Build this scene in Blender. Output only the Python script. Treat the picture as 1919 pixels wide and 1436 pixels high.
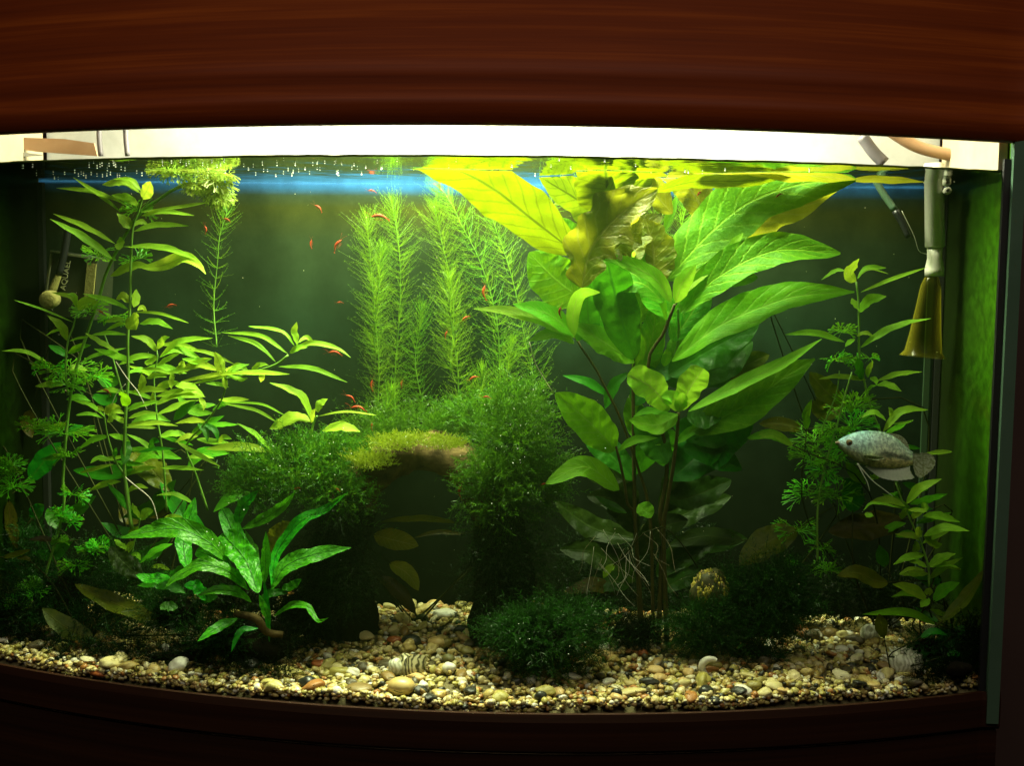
import bpy, math, random
import numpy as np
from mathutils import Vector, Matrix, noise
random.seed(7)
RNG = np.random.default_rng(7)
R = math.radians
for o in list(bpy.data.objects): bpy.data.objects.remove(o)
SC = bpy.context.scene
COL = SC.collection

# ------------------------------------------------------------------ camera
CX, CD, CZ, FPX, PITCH, YAW, ROLL = 0.116, 1.0856, 0.374, 2150.15, 0.0836, 0.063, 0.013
BOW, BACK, ZW, ZH = 0.102, 0.180, 0.4858, 0.5096      # bow of the front pane, back pane, water level, hood lip
EYE = np.array([CX, -CD, CZ])
_r = np.array([math.cos(YAW), math.sin(YAW), 0.0]); _h = np.array([-math.sin(YAW), math.cos(YAW), 0.0]); _z = np.array([0, 0, 1.0])
FWD = _h * math.cos(PITCH) - _z * math.sin(PITCH); _u = _h * math.sin(PITCH) + _z * math.cos(PITCH)
RGT = _r * math.cos(ROLL) + _u * math.sin(ROLL); UPV = _u * math.cos(ROLL) - _r * math.sin(ROLL)
cam = bpy.data.cameras.new('camera'); camo = bpy.data.objects.new('camera', cam); COL.objects.link(camo)
cam.sensor_width = 36.0; cam.lens = 36.0 * FPX / 1919.0; cam.clip_start = 0.05; cam.clip_end = 50
m = Matrix.Identity(4)
for i in range(3):
    m[i][0] = RGT[i]; m[i][1] = UPV[i]; m[i][2] = -FWD[i]; m[i][3] = EYE[i]
camo.matrix_world = m
SC.camera = camo

# ------------------------------------------------------------------ world, lamps, exposure
w = bpy.data.worlds.new('World'); SC.world = w; w.use_nodes = True
w.node_tree.nodes['Background'].inputs[0].default_value = (0.9, 0.75, 0.6, 1)
w.node_tree.nodes['Background'].inputs[1].default_value = 0.01
def area(name, loc, target, sx, sy, power, color):
    l = bpy.data.lights.new(name, 'AREA'); l.shape = 'RECTANGLE'; l.size = sx; l.size_y = sy; l.energy = power; l.color = color
    o = bpy.data.objects.new(name, l); COL.objects.link(o); o.location = loc
    o.rotation_euler = (Vector(target) - Vector(loc)).to_track_quat('-Z', 'Y').to_euler()
    return o
area('hood_lamp_light', (0.02, 0.085, 0.755), (0.02, 0.085, 0.0), 0.38, 0.13, 27.0, (1.0, 0.96, 0.70))
area('room_fill_light', (0.1, -0.95, 1.45), (0.1, -0.12, 0.5), 2.0, 0.4, 9.0, (1.0, 0.84, 0.68))  # unseen fill added above and in front, to light the hood and wall
SC.view_settings.view_transform = 'Standard'; SC.view_settings.look = 'None'; SC.view_settings.exposure = 0.10; SC.view_settings.gamma = 1
SC.cycles.use_denoising = True
SC.cycles.max_bounces = 8; SC.cycles.diffuse_bounces = 3; SC.cycles.glossy_bounces = 3; SC.cycles.transmission_bounces = 4
SC.cycles.transparent_max_bounces = 12; SC.cycles.sample_clamp_indirect = 4.0
SC.cycles.caustics_reflective = False; SC.cycles.caustics_refractive = False

# ------------------------------------------------------------------ helpers
def P(px, py, Y):
    d = FWD + (px - 959.5) / FPX * RGT + (718 - py) / FPX * UPV
    return EYE + d * ((Y + CD) / d[1])
def PZ(px, py, Z):
    d = FWD + (px - 959.5) / FPX * RGT + (718 - py) / FPX * UPV
    return EYE + d * ((Z - CZ) / d[2])
def S(Y): return (CD + Y) / FPX
def frame(ox, oy, s): return lambda x, y: (ox + x / s, oy + y / s)
def front(x): return -BOW * (1 - (x / 0.5) ** 2)

def tag(o, label=None, cat=None, group=None, kind=None):
    for k, v in (('label', label), ('category', cat), ('group', group), ('kind', kind)):
        if v: o[k] = v
    return o
def empty(name, loc, label, cat, group=None):
    o = bpy.data.objects.new(name, None); COL.objects.link(o); o.location = tuple(float(v) for v in loc)
    o.empty_display_size = 0.01
    return tag(o, label, cat, group)
def org(o):
    p = Vector((0, 0, 0))
    while o is not None: p = p + o.location; o = o.parent
    return np.array(p)
def mesh(name, V, F, mat, parent=None, smooth=True, uv=None, attr=None, mi=None):
    """V world verts, F faces (list or array); one mesh object, under parent if given"""
    V = np.asarray(V, dtype=np.float64)
    base = org(parent) if parent is not None else V.mean(0)
    me = bpy.data.meshes.new(name)
    if isinstance(F, np.ndarray):
        n, k = F.shape
        me.vertices.add(len(V)); me.vertices.foreach_set('co', (V - base).astype(np.float32).ravel())
        me.loops.add(n * k); me.loops.foreach_set('vertex_index', F.astype(np.int32).ravel())
        me.polygons.add(n); me.polygons.foreach_set('loop_start', np.arange(0, n * k, k, dtype=np.int32))
        me.update(calc_edges=True)
    else:
        me.from_pydata((V - base).tolist(), [], F)
    mats = mat if isinstance(mat, (list, tuple)) else [mat]
    for mm in mats: me.materials.append(mm)
    if mi is not None: me.polygons.foreach_set('material_index', np.asarray(mi, dtype=np.int32))
    me.polygons.foreach_set('use_smooth', [smooth] * len(me.polygons))
    if uv is not None:
        l = me.uv_layers.new(name='UVMap'); idx = np.empty(len(me.loops), dtype=np.int32); me.loops.foreach_get('vertex_index', idx)
        l.data.foreach_set('uv', np.asarray(uv, dtype=np.float32)[idx].ravel())
    if attr is not None:
        a = me.attributes.new('tone', 'FLOAT', 'POINT'); a.data.foreach_set('value', np.asarray(attr, dtype=np.float32))
    me.update()
    o = bpy.data.objects.new(name, me); COL.objects.link(o)
    if parent is not None: o.parent = parent
    else: o.location = base.tolist()
    return o

def curve(pts, n):
    """Catmull-Rom through 3D pts, n+1 samples at even parameter"""
    p = np.asarray(pts, float)
    if len(p) == 2: return p[0] + (p[1] - p[0]) * np.linspace(0, 1, n + 1)[:, None]
    q = np.vstack([2 * p[0] - p[1], p, 2 * p[-1] - p[-2]])
    seg = np.linalg.norm(np.diff(p, axis=0), axis=1); cum = np.concatenate([[0], np.cumsum(seg)]); tt = np.linspace(0, cum[-1], n + 1)
    out = []
    for t in tt:
        i = min(np.searchsorted(cum, t, side='right') - 1, len(p) - 2); u = (t - cum[i]) / max(seg[i], 1e-9)
        a, b, c, d = q[i:i + 4]
        out.append(0.5 * (2 * b + (c - a) * u + (2 * a - 5 * b + 4 * c - d) * u * u + (3 * b - a - 3 * c + d) * u ** 3))
    return np.array(out)
def unit(v):
    v = np.asarray(v, float); return v / np.maximum(np.linalg.norm(v, axis=-1, keepdims=True), 1e-12)
class MB:
    def __init__(s): s.V = []; s.F = []; s.n = 0
    def add(s, V, F):
        s.V.append(np.asarray(V, float)); s.F += [tuple(i + s.n for i in f) for f in F]; s.n += len(V)
    def tube(s, pts, r, k=6, n=None, cap=True):
        p = curve(pts, n) if n else np.asarray(pts, float); n = len(p)
        rr = np.interp(np.linspace(0, 1, n), np.linspace(0, 1, len(r)), r) if hasattr(r, '__len__') else np.full(n, r)
        T = unit(np.gradient(p, axis=0)); a = np.array([0.31, 0.9, 0.2]); V = []
        for i in range(n):
            b = unit(np.cross(T[i], a)); c = np.cross(T[i], b)
            for j in range(k):
                th = 2 * math.pi * j / k; V.append(p[i] + rr[i] * (b * math.cos(th) + c * math.sin(th)))
        F = [(i * k + j, i * k + (j + 1) % k, (i + 1) * k + (j + 1) % k, (i + 1) * k + j) for i in range(n - 1) for j in range(k)]
        if cap: F += [tuple(range(k))[::-1], tuple(range((n - 1) * k, n * k))]
        s.add(V, F); return s
    def box(s, x0, x1, y0, y1, z0, z1):
        V = [(x, y, z) for x in (x0, x1) for y in (y0, y1) for z in (z0, z1)]
        s.add(V, [(0, 1, 3, 2), (4, 6, 7, 5), (0, 4, 5, 1), (2, 3, 7, 6), (0, 2, 6, 4), (1, 5, 7, 3)]); return s
    def lathe(s, prof, c, axis=(0, 0, 1), k=20, cap=True):
        ax = unit(axis); b = unit(np.cross(ax, [0.3, 0.8, 0.1])); d = np.cross(ax, b); V = []
        for r, h in prof:
            for j in range(k):
                th = 2 * math.pi * j / k; V.append(np.asarray(c) + ax * h + r * (b * math.cos(th) + d * math.sin(th)))
        n = len(prof)
        F = [(i * k + j, i * k + (j + 1) % k, (i + 1) * k + (j + 1) % k, (i + 1) * k + j) for i in range(n - 1) for j in range(k)]
        if cap: F += [tuple(range(k))[::-1], tuple(range((n - 1) * k, n * k))]
        s.add(V, F); return s
    def build(s, name, mat, parent=None, smooth=True): return mesh(name, np.vstack(s.V), s.F, mat, parent, smooth)

# ------------------------------------------------------------------ materials
def newmat(name):
    m = bpy.data.materials.new(name); m.use_nodes = True; nt = m.node_tree; nt.nodes.clear()
    out = nt.nodes.new('ShaderNodeOutputMaterial'); return m, nt, out
def N(nt, typ, **kw):
    n = nt.nodes.new(typ)
    for k, v in kw.items():
        if k in n.inputs.keys() if isinstance(k, str) else False: n.inputs[k].default_value = v
        else: setattr(n, k, v)
    return n
def ramp(nt, stops, interp='LINEAR'):
    n = nt.nodes.new('ShaderNodeValToRGB'); e = n.color_ramp.elements; n.color_ramp.interpolation = interp
    while len(e) < len(stops): e.new(0.5)
    for i, (p, c) in enumerate(stops): e[i].position = p; e[i].color = (*c, 1)
    return n
def noisetex(nt, scale, detail=4, rough=0.6, vec=None):
    n = nt.nodes.new('ShaderNodeTexNoise'); n.inputs['Scale'].default_value = scale; n.inputs['Detail'].default_value = detail; n.inputs['Roughness'].default_value = rough
    if vec is not None: nt.links.new(vec, n.inputs['Vector'])
    return n
def simple(name, c1, c2=None, scale=60, rough=0.5, bump=0.0, bscale=None, spec=0.5, coat=0.0):
    m, nt, out = newmat(name); L = nt.links.new
    b = nt.nodes.new('ShaderNodeBsdfPrincipled'); b.inputs['Roughness'].default_value = rough; b.inputs['Specular IOR Level'].default_value = spec
    b.inputs['Coat Weight'].default_value = coat
    tc = nt.nodes.new('ShaderNodeTexCoord'); nz = noisetex(nt, scale, 6, 0.65, tc.outputs['Object'])
    rp = ramp(nt, [(0.3, c1), (0.7, c2 or c1)]); L(nz.outputs['Fac'], rp.inputs[0]); L(rp.outputs[0], b.inputs['Base Color'])
    if bump:
        n2 = noisetex(nt, bscale or scale * 3, 5, 0.6, tc.outputs['Object']); bp = nt.nodes.new('ShaderNodeBump'); bp.inputs['Strength'].default_value = bump; bp.inputs['Distance'].default_value = 0.002
        L(n2.outputs['Fac'], bp.inputs['Height']); L(bp.outputs[0], b.inputs['Normal'])
    L(b.outputs[0], out.inputs[0]); return m
def leafmat(name, refl, refl2, trans, tf=0.5, rough=0.38, vein=None, veinw=0.035, nscale=180, bump=0.25, bscale=350, lateral=0.0, spec=0.35, var=0.12):
    """green blade: diffuse+gloss mixed with light passing through; UV u across, v along gives the veins"""
    m, nt, out = newmat(name); L = nt.links.new
    tc = nt.nodes.new('ShaderNodeTexCoord'); oi = nt.nodes.new('ShaderNodeObjectInfo')
    nz = noisetex(nt, nscale, 5, 0.6, tc.outputs['Object'])
    rp = ramp(nt, [(0.32, refl), (0.68, refl2)]); L(nz.outputs['Fac'], rp.inputs[0])
    hs = nt.nodes.new('ShaderNodeHueSaturation')
    mr = nt.nodes.new('ShaderNodeMapRange'); mr.inputs['To Min'].default_value = 1 - var * 2; mr.inputs['To Max'].default_value = 1 + var * 2; L(oi.outputs['Random'], mr.inputs[0]); L(mr.outputs[0], hs.inputs['Value'])
    mr2 = nt.nodes.new('ShaderNodeMapRange'); mr2.inputs['To Min'].default_value = 0.5 - var * 0.16; mr2.inputs['To Max'].default_value = 0.5 + var * 0.16; L(oi.outputs['Random'], mr2.inputs[0]); L(mr2.outputs[0], hs.inputs['Hue'])
    L(rp.outputs[0], hs.inputs['Color']); col = hs.outputs[0]
    trc = nt.nodes.new('ShaderNodeMixRGB'); trc.blend_type = 'MULTIPLY'; trc.inputs[0].default_value = 0.55; trc.inputs[1].default_value = (*trans, 1)
    rp3 = ramp(nt, [(0.3, (0.55, 0.6, 0.5)), (0.7, (1, 1, 1))]); L(nz.outputs['Fac'], rp3.inputs[0]); L(rp3.outputs[0], trc.inputs[2]); tcol = trc.outputs[0]
    hgt = None
    if vein:
        sx = nt.nodes.new('ShaderNodeSeparateXYZ'); L(tc.outputs['UV'], sx.inputs[0])
        a = nt.nodes.new('ShaderNodeMath'); a.operation = 'SUBTRACT'; a.inputs[1].default_value = 0.5; L(sx.outputs[0], a.inputs[0])
        b = nt.nodes.new('ShaderNodeMath'); b.operation = 'ABSOLUTE'; L(a.outputs[0], b.inputs[0])
        mm = nt.nodes.new('ShaderNodeMapRange'); mm.inputs['From Min'].default_value = veinw; mm.inputs['From Max'].default_value = veinw * 0.4; mm.inputs['To Min'].default_value = 0; mm.inputs['To Max'].default_value = 1; L(b.outputs[0], mm.inputs[0]); fac = mm.outputs[0]
        if lateral:
            # side veins sweep forward from the midrib
            c1 = nt.nodes.new('ShaderNodeMath'); c1.operation = 'MULTIPLY'; c1.inputs[1].default_value = -0.42; L(b.outputs[0], c1.inputs[0])
            c2 = nt.nodes.new('ShaderNodeMath'); c2.operation = 'ADD'; L(sx.outputs[1], c2.inputs[0]); L(c1.outputs[0], c2.inputs[1])
            nw = nt.nodes.new('ShaderNodeMath'); nw.operation = 'MULTIPLY_ADD'; nw.inputs[1].default_value = 0.05; L(nz.outputs['Fac'], nw.inputs[0]); L(c2.outputs[0], nw.inputs[2])
            c3 = nt.nodes.new('ShaderNodeMath'); c3.operation = 'MULTIPLY'; c3.inputs[1].default_value = 9.0; L(nw.outputs[0], c3.inputs[0])
            c4 = nt.nodes.new('ShaderNodeMath'); c4.operation = 'PINGPONG'; c4.inputs[1].default_value = 0.5; L(c3.outputs[0], c4.inputs[0])
            m4 = nt.nodes.new('ShaderNodeMapRange'); m4.inputs['From Min'].default_value = 0.13; m4.inputs['From Max'].default_value = 0.0; m4.inputs['To Max'].default_value = lateral; L(c4.outputs[0], m4.inputs[0])
            mx = nt.nodes.new('ShaderNodeMath'); mx.operation = 'MAXIMUM'; L(fac, mx.inputs[0]); L(m4.outputs[0], mx.inputs[1]); fac = mx.outputs[0]
        for tgt in (0, 1):
            mc = nt.nodes.new('ShaderNodeMixRGB'); L(fac, mc.inputs[0])
            mc.inputs[2].default_value = (*(vein if tgt == 0 else tuple(v * 0.75 for v in vein)), 1)
            L(col if tgt == 0 else tcol, mc.inputs[1])
            if tgt == 0: col = mc.outputs[0]
            else: tcol = mc.outputs[0]
        hgt = fac
    p = nt.nodes.new('ShaderNodeBsdfPrincipled'); p.inputs['Roughness'].default_value = rough; p.inputs['Specular IOR Level'].default_value = spec; L(col, p.inputs['Base Color'])
    if bump:
        n2 = noisetex(nt, bscale, 3, 0.5, tc.outputs['Object']); bp = nt.nodes.new('ShaderNodeBump'); bp.inputs['Strength'].default_value = bump; bp.inputs['Distance'].default_value = 0.0015
        if hgt is not None:
            ad = nt.nodes.new('ShaderNodeMath'); ad.operation = 'MULTIPLY_ADD'; ad.inputs[1].default_value = 0.6; L(hgt, ad.inputs[0]); L(n2.outputs['Fac'], ad.inputs[2]); L(ad.outputs[0], bp.inputs['Height'])
        else: L(n2.outputs['Fac'], bp.inputs['Height'])
        L(bp.outputs[0], p.inputs['Normal'])
    t = nt.nodes.new('ShaderNodeBsdfTranslucent'); L(tcol, t.inputs[0])
    mix = nt.nodes.new('ShaderNodeMixShader'); mix.inputs[0].default_value = tf; L(p.outputs[0], mix.inputs[1]); L(t.outputs[0], mix.inputs[2]); L(mix.outputs[0], out.inputs[0])
    return m

M = {}
M['big'] = leafmat('broad_leaf', (0.05, 0.27, 0.004), (0.10, 0.37, 0.007), (0.28, 0.62, 0.004), 0.5, vein=(0.24, 0.52, 0.02), lateral=0.75, bump=0.5, veinw=0.028, spec=0.1, rough=0.55)
M['gold'] = leafmat('surface_leaf', (0.12, 0.30, 0.004), (0.17, 0.36, 0.006), (0.11, 0.15, 0.001), 0.6, vein=(0.055, 0.09, 0.002), lateral=0.6, nscale=60, spec=0.2)
M['old'] = leafmat('weathered_leaf', (0.09, 0.15, 0.006), (0.20, 0.20, 0.012), (0.36, 0.38, 0.012), 0.5, vein=(0.34, 0.36, 0.06), lateral=0.6, nscale=55, bump=0.8, spec=0.2)
M['lance'] = leafmat('narrow_leaf', (0.18, 0.42, 0.016), (0.27, 0.52, 0.03), (0.50, 0.72, 0.03), 0.5, vein=(0.26, 0.52, 0.03), veinw=0.04, lateral=0.4, spec=0.12, rough=0.5)
M['lime'] = leafmat('lime_leaf', (0.28, 0.50, 0.02), (0.38, 0.58, 0.04), (0.56, 0.72, 0.04), 0.5, vein=(0.32, 0.50, 0.03), veinw=0.04, lateral=0.4, spec=0.12, rough=0.5)
M['fresh'] = leafmat('fresh_leaf', (0.09, 0.40, 0.006), (0.16, 0.50, 0.012), (0.30, 0.72, 0.01), 0.5, vein=(0.26, 0.58, 0.04), veinw=0.03, lateral=0.7, spec=0.12, rough=0.5, nscale=70, bump=0.4)
M['freshlime'] = leafmat('pale_fresh_leaf', (0.19, 0.52, 0.015), (0.28, 0.60, 0.03), (0.40, 0.76, 0.03), 0.5, vein=(0.36, 0.62, 0.08), veinw=0.03, lateral=0.6, spec=0.12, rough=0.5, nscale=70, bump=0.4)
M['deep'] = leafmat('shade_dark_leaf', (0.010, 0.030, 0.003), (0.024, 0.060, 0.004), (0.02, 0.07, 0.004), 0.4, vein=(0.03, 0.06, 0.006), lateral=0.3, spec=0.08, nscale=60)  # darkness of the lower foliage put into the leaf colour
M['dim'] = leafmat('dim_shade_leaf', (0.012, 0.14, 0.003), (0.03, 0.20, 0.005), (0.08, 0.36, 0.006), 0.4, vein=(0.05, 0.24, 0.01), lateral=0.3, spec=0.2)  # darker copy of the green leaf, with shade in its colour
M['crypt'] = leafmat('olive_leaf', (0.055, 0.09, 0.003), (0.11, 0.13, 0.006), (0.15, 0.20, 0.006), 0.4, spec=0.15, vein=(0.13, 0.15, 0.02), nscale=120, bump=0.5, bscale=220)
M['brown'] = leafmat('browned_leaf', (0.035, 0.034, 0.002), (0.06, 0.052, 0.003), (0.05, 0.05, 0.003), 0.4, spec=0.15, vein=(0.06, 0.045, 0.01), nscale=90)
M['fern'] = leafmat('fern_leaf', (0.008, 0.17, 0.005), (0.07, 0.44, 0.008), (0.12, 0.55, 0.01), 0.4, rough=0.35, vein=(0.03, 0.16, 0.012), lateral=0.3, nscale=320, bump=1.0, bscale=170, spec=0.18)
M['feather'] = leafmat('feathery_leaf', (0.075, 0.25, 0.008), (0.17, 0.38, 0.014), (0.27, 0.48, 0.016), 0.45, nscale=40, bump=0, spec=0.15)
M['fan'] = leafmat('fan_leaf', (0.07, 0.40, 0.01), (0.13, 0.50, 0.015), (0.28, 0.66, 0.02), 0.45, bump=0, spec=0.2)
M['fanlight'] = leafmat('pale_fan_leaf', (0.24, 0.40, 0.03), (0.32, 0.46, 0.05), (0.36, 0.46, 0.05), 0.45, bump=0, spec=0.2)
M['moss'] = leafmat('moss_frond', (0.012, 0.055, 0.002), (0.065, 0.21, 0.007), (0.12, 0.30, 0.01), 0.4, bump=0, spec=0.2, nscale=55)
M['mossdark'] = leafmat('dark_moss_frond', (0.005, 0.03, 0.004), (0.020, 0.10, 0.012), (0.03, 0.14, 0.012), 0.35, bump=0, nscale=60, spec=0.2)
M['shadeblack'] = leafmat('shade_tuft', (0.004, 0.012, 0.003), (0.010, 0.026, 0.005), (0.01, 0.03, 0.004), 0.3, bump=0, spec=0.1)  # near black colour of tufts that stand in for shade
M['mossgold'] = leafmat('golden_moss_frond', (0.20, 0.32, 0.008), (0.34, 0.43, 0.02), (0.34, 0.46, 0.015), 0.35, bump=0)
M['stem'] = simple('green_stem', (0.10, 0.26, 0.02), (0.16, 0.33, 0.04), 90, 0.45)
M['redstem'] = simple('reddish_stem', (0.045, 0.040, 0.010), (0.085, 0.080, 0.016), 90, 0.6, spec=0.15)
M['petiole'] = simple('dark_petiole', (0.018, 0.025, 0.004), (0.03, 0.035, 0.006), 60, 0.6, spec=0.1)
M['root'] = simple('white_root', (0.42, 0.40, 0.30), (0.55, 0.52, 0.40), 60, 0.5)
M['brownroot'] = simple('brown_root', (0.16, 0.13, 0.06), (0.24, 0.20, 0.10), 60, 0.6)
M['rock'] = simple('dark_rock_leg_shade', (0.004, 0.004, 0.003), (0.014, 0.012, 0.006), 45, 0.9, 0.8, 90, spec=0.04)
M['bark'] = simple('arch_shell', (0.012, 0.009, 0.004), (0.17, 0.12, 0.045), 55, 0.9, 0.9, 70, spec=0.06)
M['white'] = simple('white_panel', (0.82, 0.82, 0.78), (0.86, 0.86, 0.82), 8, 0.6)
M['greyback'] = simple('splashed_panel', (0.36, 0.36, 0.34), (0.50, 0.50, 0.48), 26, 0.6)
M['cream'] = simple('cream_panel', (0.30, 0.25, 0.15), (0.40, 0.34, 0.22), 14, 0.6)
M['peach'] = simple('peach_hose', (0.36, 0.20, 0.10), (0.44, 0.27, 0.15), 14, 0.5)
M['cable'] = simple('grey_cable', (0.10, 0.09, 0.10), (0.16, 0.14, 0.15), 30, 0.5)
M['black'] = simple('black_plastic', (0.010, 0.010, 0.012), (0.016, 0.016, 0.018), 30, 0.4)
M['tubewhite'] = simple('white_pipe', (0.62, 0.60, 0.50), (0.74, 0.72, 0.62), 30, 0.45)
M['seal'] = simple('black_sealant', (0.006, 0.007, 0.007), (0.010, 0.010, 0.010), 30, 0.5)
M['edgegreen'] = simple('green_lit_edge', (0.012, 0.03, 0.012), (0.02, 0.045, 0.018), 30, 0.5)
M['glassedge'] = simple('glass_edge', (0.05, 0.10, 0.06), (0.07, 0.13, 0.085), 12, 0.25)
M['wall'] = simple('room_wall', (0.075, 0.042, 0.034), (0.095, 0.055, 0.044), 3, 0.9)
M['filterbox'] = simple('filter_plastic', (0.016, 0.022, 0.012), (0.03, 0.036, 0.018), 30, 0.35)
M['filteredge'] = simple('filter_rim', (0.17, 0.18, 0.09), (0.22, 0.22, 0.12), 30, 0.4)
M['sponge'] = simple('yellow_sponge', (0.16, 0.15, 0.03), (0.27, 0.25, 0.06), 300, 0.9, 0.6, 500)
M['letter'] = simple('pale_lettering', (0.50, 0.50, 0.28), (0.55, 0.55, 0.32), 30, 0.5)
M['stonewhite'] = simple('white_stone', (0.66, 0.62, 0.50), (0.80, 0.77, 0.66), 80, 0.45, 0.2)
M['stoneyellow'] = simple('yellow_stone', (0.50, 0.33, 0.10), (0.66, 0.50, 0.20), 60, 0.35, 0.15)
M['nodule'] = simple('yellow_crust', (0.50, 0.42, 0.03), (0.72, 0.60, 0.10), 160, 0.5, 0.4, 300)
M['crumb'] = simple('dark_crumb', (0.03, 0.04, 0.008), (0.10, 0.09, 0.02), 100, 0.6)
M['stonedark'] = simple('black_stone', (0.012, 0.014, 0.012), (0.035, 0.035, 0.025), 60, 0.35, 0.2)
M['stonebrown'] = simple('brown_stone', (0.16, 0.10, 0.03), (0.26, 0.18, 0.06), 60, 0.45, 0.3)
M['stonered'] = simple('red_stone', (0.34, 0.075, 0.02), (0.46, 0.15, 0.04), 60, 0.4, 0.2)
M['stonegreen'] = simple('olive_stone', (0.10, 0.10, 0.03), (0.20, 0.18, 0.06), 60, 0.5, 0.3)
M['shrimp'] = simple('red_shrimp', (0.24, 0.018, 0.006), (0.34, 0.05, 0.015), 400, 0.5, spec=0.15)
M['bubble'] = simple('air_bubble', (0.80, 0.84, 0.74), (0.9, 0.92, 0.85), 10, 0.1)
M['film'] = simple('algae_line', (0.05, 0.08, 0.012), (0.10, 0.15, 0.02), 120, 0.7)

def wood(name, dark, mid, hi, rough, scale):
    m, nt, out = newmat(name); L = nt.links.new
    tc = nt.nodes.new('ShaderNodeTexCoord'); mp = nt.nodes.new('ShaderNodeMapping'); mp.inputs['Scale'].default_value = (0.45, 0.45, 30 * scale); L(tc.outputs['Object'], mp.inputs[0])
    n1 = noisetex(nt, 1.6, 5, 0.6, mp.outputs[0]); n2 = noisetex(nt, 9.0, 3, 0.6, mp.outputs[0])
    ad = nt.nodes.new('ShaderNodeMixRGB'); ad.inputs[0].default_value = 0.28; L(n1.outputs['Fac'], ad.inputs[1]); L(n2.outputs['Fac'], ad.inputs[2])
    rp = ramp(nt, [(0.36, dark), (0.52, mid), (0.66, hi)]); L(ad.outputs[0], rp.inputs[0])
    b = nt.nodes.new('ShaderNodeBsdfPrincipled'); b.inputs['Roughness'].default_value = rough; L(rp.outputs[0], b.inputs['Base Color']); b.inputs['Specular IOR Level'].default_value = 0.2
    bp = nt.nodes.new('ShaderNodeBump'); bp.inputs['Strength'].default_value = 0.06; bp.inputs['Distance'].default_value = 0.001; L(n2.outputs['Fac'], bp.inputs['Height']); L(bp.outputs[0], b.inputs['Normal'])
    L(b.outputs[0], out.inputs[0]); return m
M['wood'] = wood('mahogany', (0.095, 0.015, 0.003), (0.16, 0.027, 0.003), (0.29, 0.060, 0.005), 0.5, 0.8)
M['wooddark'] = wood('dark_mahogany', (0.013, 0.005, 0.0025), (0.026, 0.009, 0.004), (0.04, 0.014, 0.005), 0.5, 1.0)

def clearglass():
    m, nt, out = newmat('clear_glass'); b = nt.nodes.new('ShaderNodeBsdfTransparent'); b.inputs[0].default_value = (0.96, 0.985, 0.965, 1); nt.links.new(b.outputs[0], out.inputs[0]); return m
M['glass'] = clearglass()
def surface():
    m, nt, out = newmat('water_surface'); L = nt.links.new
    t = nt.nodes.new('ShaderNodeBsdfTransparent'); t.inputs[0].default_value = (0.98, 1.0, 0.96, 1)
    g = nt.nodes.new('ShaderNodeBsdfGlossy'); g.inputs['Roughness'].default_value = 0.0; g.inputs[0].default_value = (0.92, 0.96, 0.90, 1)
    f = nt.nodes.new('ShaderNodeFresnel'); f.inputs[0].default_value = 1.33
    tc = nt.nodes.new('ShaderNodeTexCoord'); nz = noisetex(nt, 22, 3, 0.5, tc.outputs['Object']); bp = nt.nodes.new('ShaderNodeBump'); bp.inputs['Strength'].default_value = 0.7; bp.inputs['Distance'].default_value = 0.002
    L(nz.outputs['Fac'], bp.inputs['Height']); L(bp.outputs[0], g.inputs['Normal'])
    mx = nt.nodes.new('ShaderNodeMixShader'); L(f.outputs[0], mx.inputs[0]); L(t.outputs[0], mx.inputs[1]); L(g.outputs[0], mx.inputs[2]); L(mx.outputs[0], out.inputs[0]); return m
M['surface'] = surface()
def algae_falloff_glass(f=1.0):
    m, nt, out = newmat('algae_falloff_glass'); L = nt.links.new
    tc = nt.nodes.new('ShaderNodeTexCoord'); nz = noisetex(nt, 6, 6, 0.65, tc.outputs['Object'])
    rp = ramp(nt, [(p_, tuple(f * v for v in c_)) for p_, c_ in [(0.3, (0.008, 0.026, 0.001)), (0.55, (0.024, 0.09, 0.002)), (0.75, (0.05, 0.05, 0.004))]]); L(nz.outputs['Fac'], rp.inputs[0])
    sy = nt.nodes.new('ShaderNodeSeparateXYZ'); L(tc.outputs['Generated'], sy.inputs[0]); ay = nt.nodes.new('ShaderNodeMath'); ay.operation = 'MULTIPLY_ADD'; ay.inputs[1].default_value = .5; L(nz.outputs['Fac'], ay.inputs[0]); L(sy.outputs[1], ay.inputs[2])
    ry = ramp(nt, [(.25, (2.6, 2.7, 2.2)), (.65, (1.0, 1.1, .85)), (.95, (.12, .12, .14)), (1.0, (.1, .1, .12))]); L(ay.outputs[0], ry.inputs[0]); my = nt.nodes.new('ShaderNodeMixRGB'); my.blend_type = 'MULTIPLY'; my.inputs[0].default_value = 1; L(rp.outputs[0], my.inputs[1]); L(ry.outputs[0], my.inputs[2])  # front to back light falloff painted over the algae colour
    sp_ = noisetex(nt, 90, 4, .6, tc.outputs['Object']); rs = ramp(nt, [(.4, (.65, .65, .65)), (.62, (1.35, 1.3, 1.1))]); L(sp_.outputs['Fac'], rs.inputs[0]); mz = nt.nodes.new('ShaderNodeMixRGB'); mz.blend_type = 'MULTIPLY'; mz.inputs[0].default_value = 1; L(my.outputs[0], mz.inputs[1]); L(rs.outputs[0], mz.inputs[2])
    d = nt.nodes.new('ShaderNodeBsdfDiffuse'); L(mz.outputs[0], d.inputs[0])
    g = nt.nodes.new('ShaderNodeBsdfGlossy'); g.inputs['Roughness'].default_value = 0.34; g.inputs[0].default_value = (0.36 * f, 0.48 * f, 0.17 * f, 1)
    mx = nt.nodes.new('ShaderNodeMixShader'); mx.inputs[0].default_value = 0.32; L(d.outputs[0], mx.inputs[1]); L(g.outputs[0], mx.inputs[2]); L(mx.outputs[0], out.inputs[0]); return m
M['sideglass'] = algae_falloff_glass(); M['cleanside'] = algae_falloff_glass(.35)
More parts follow.
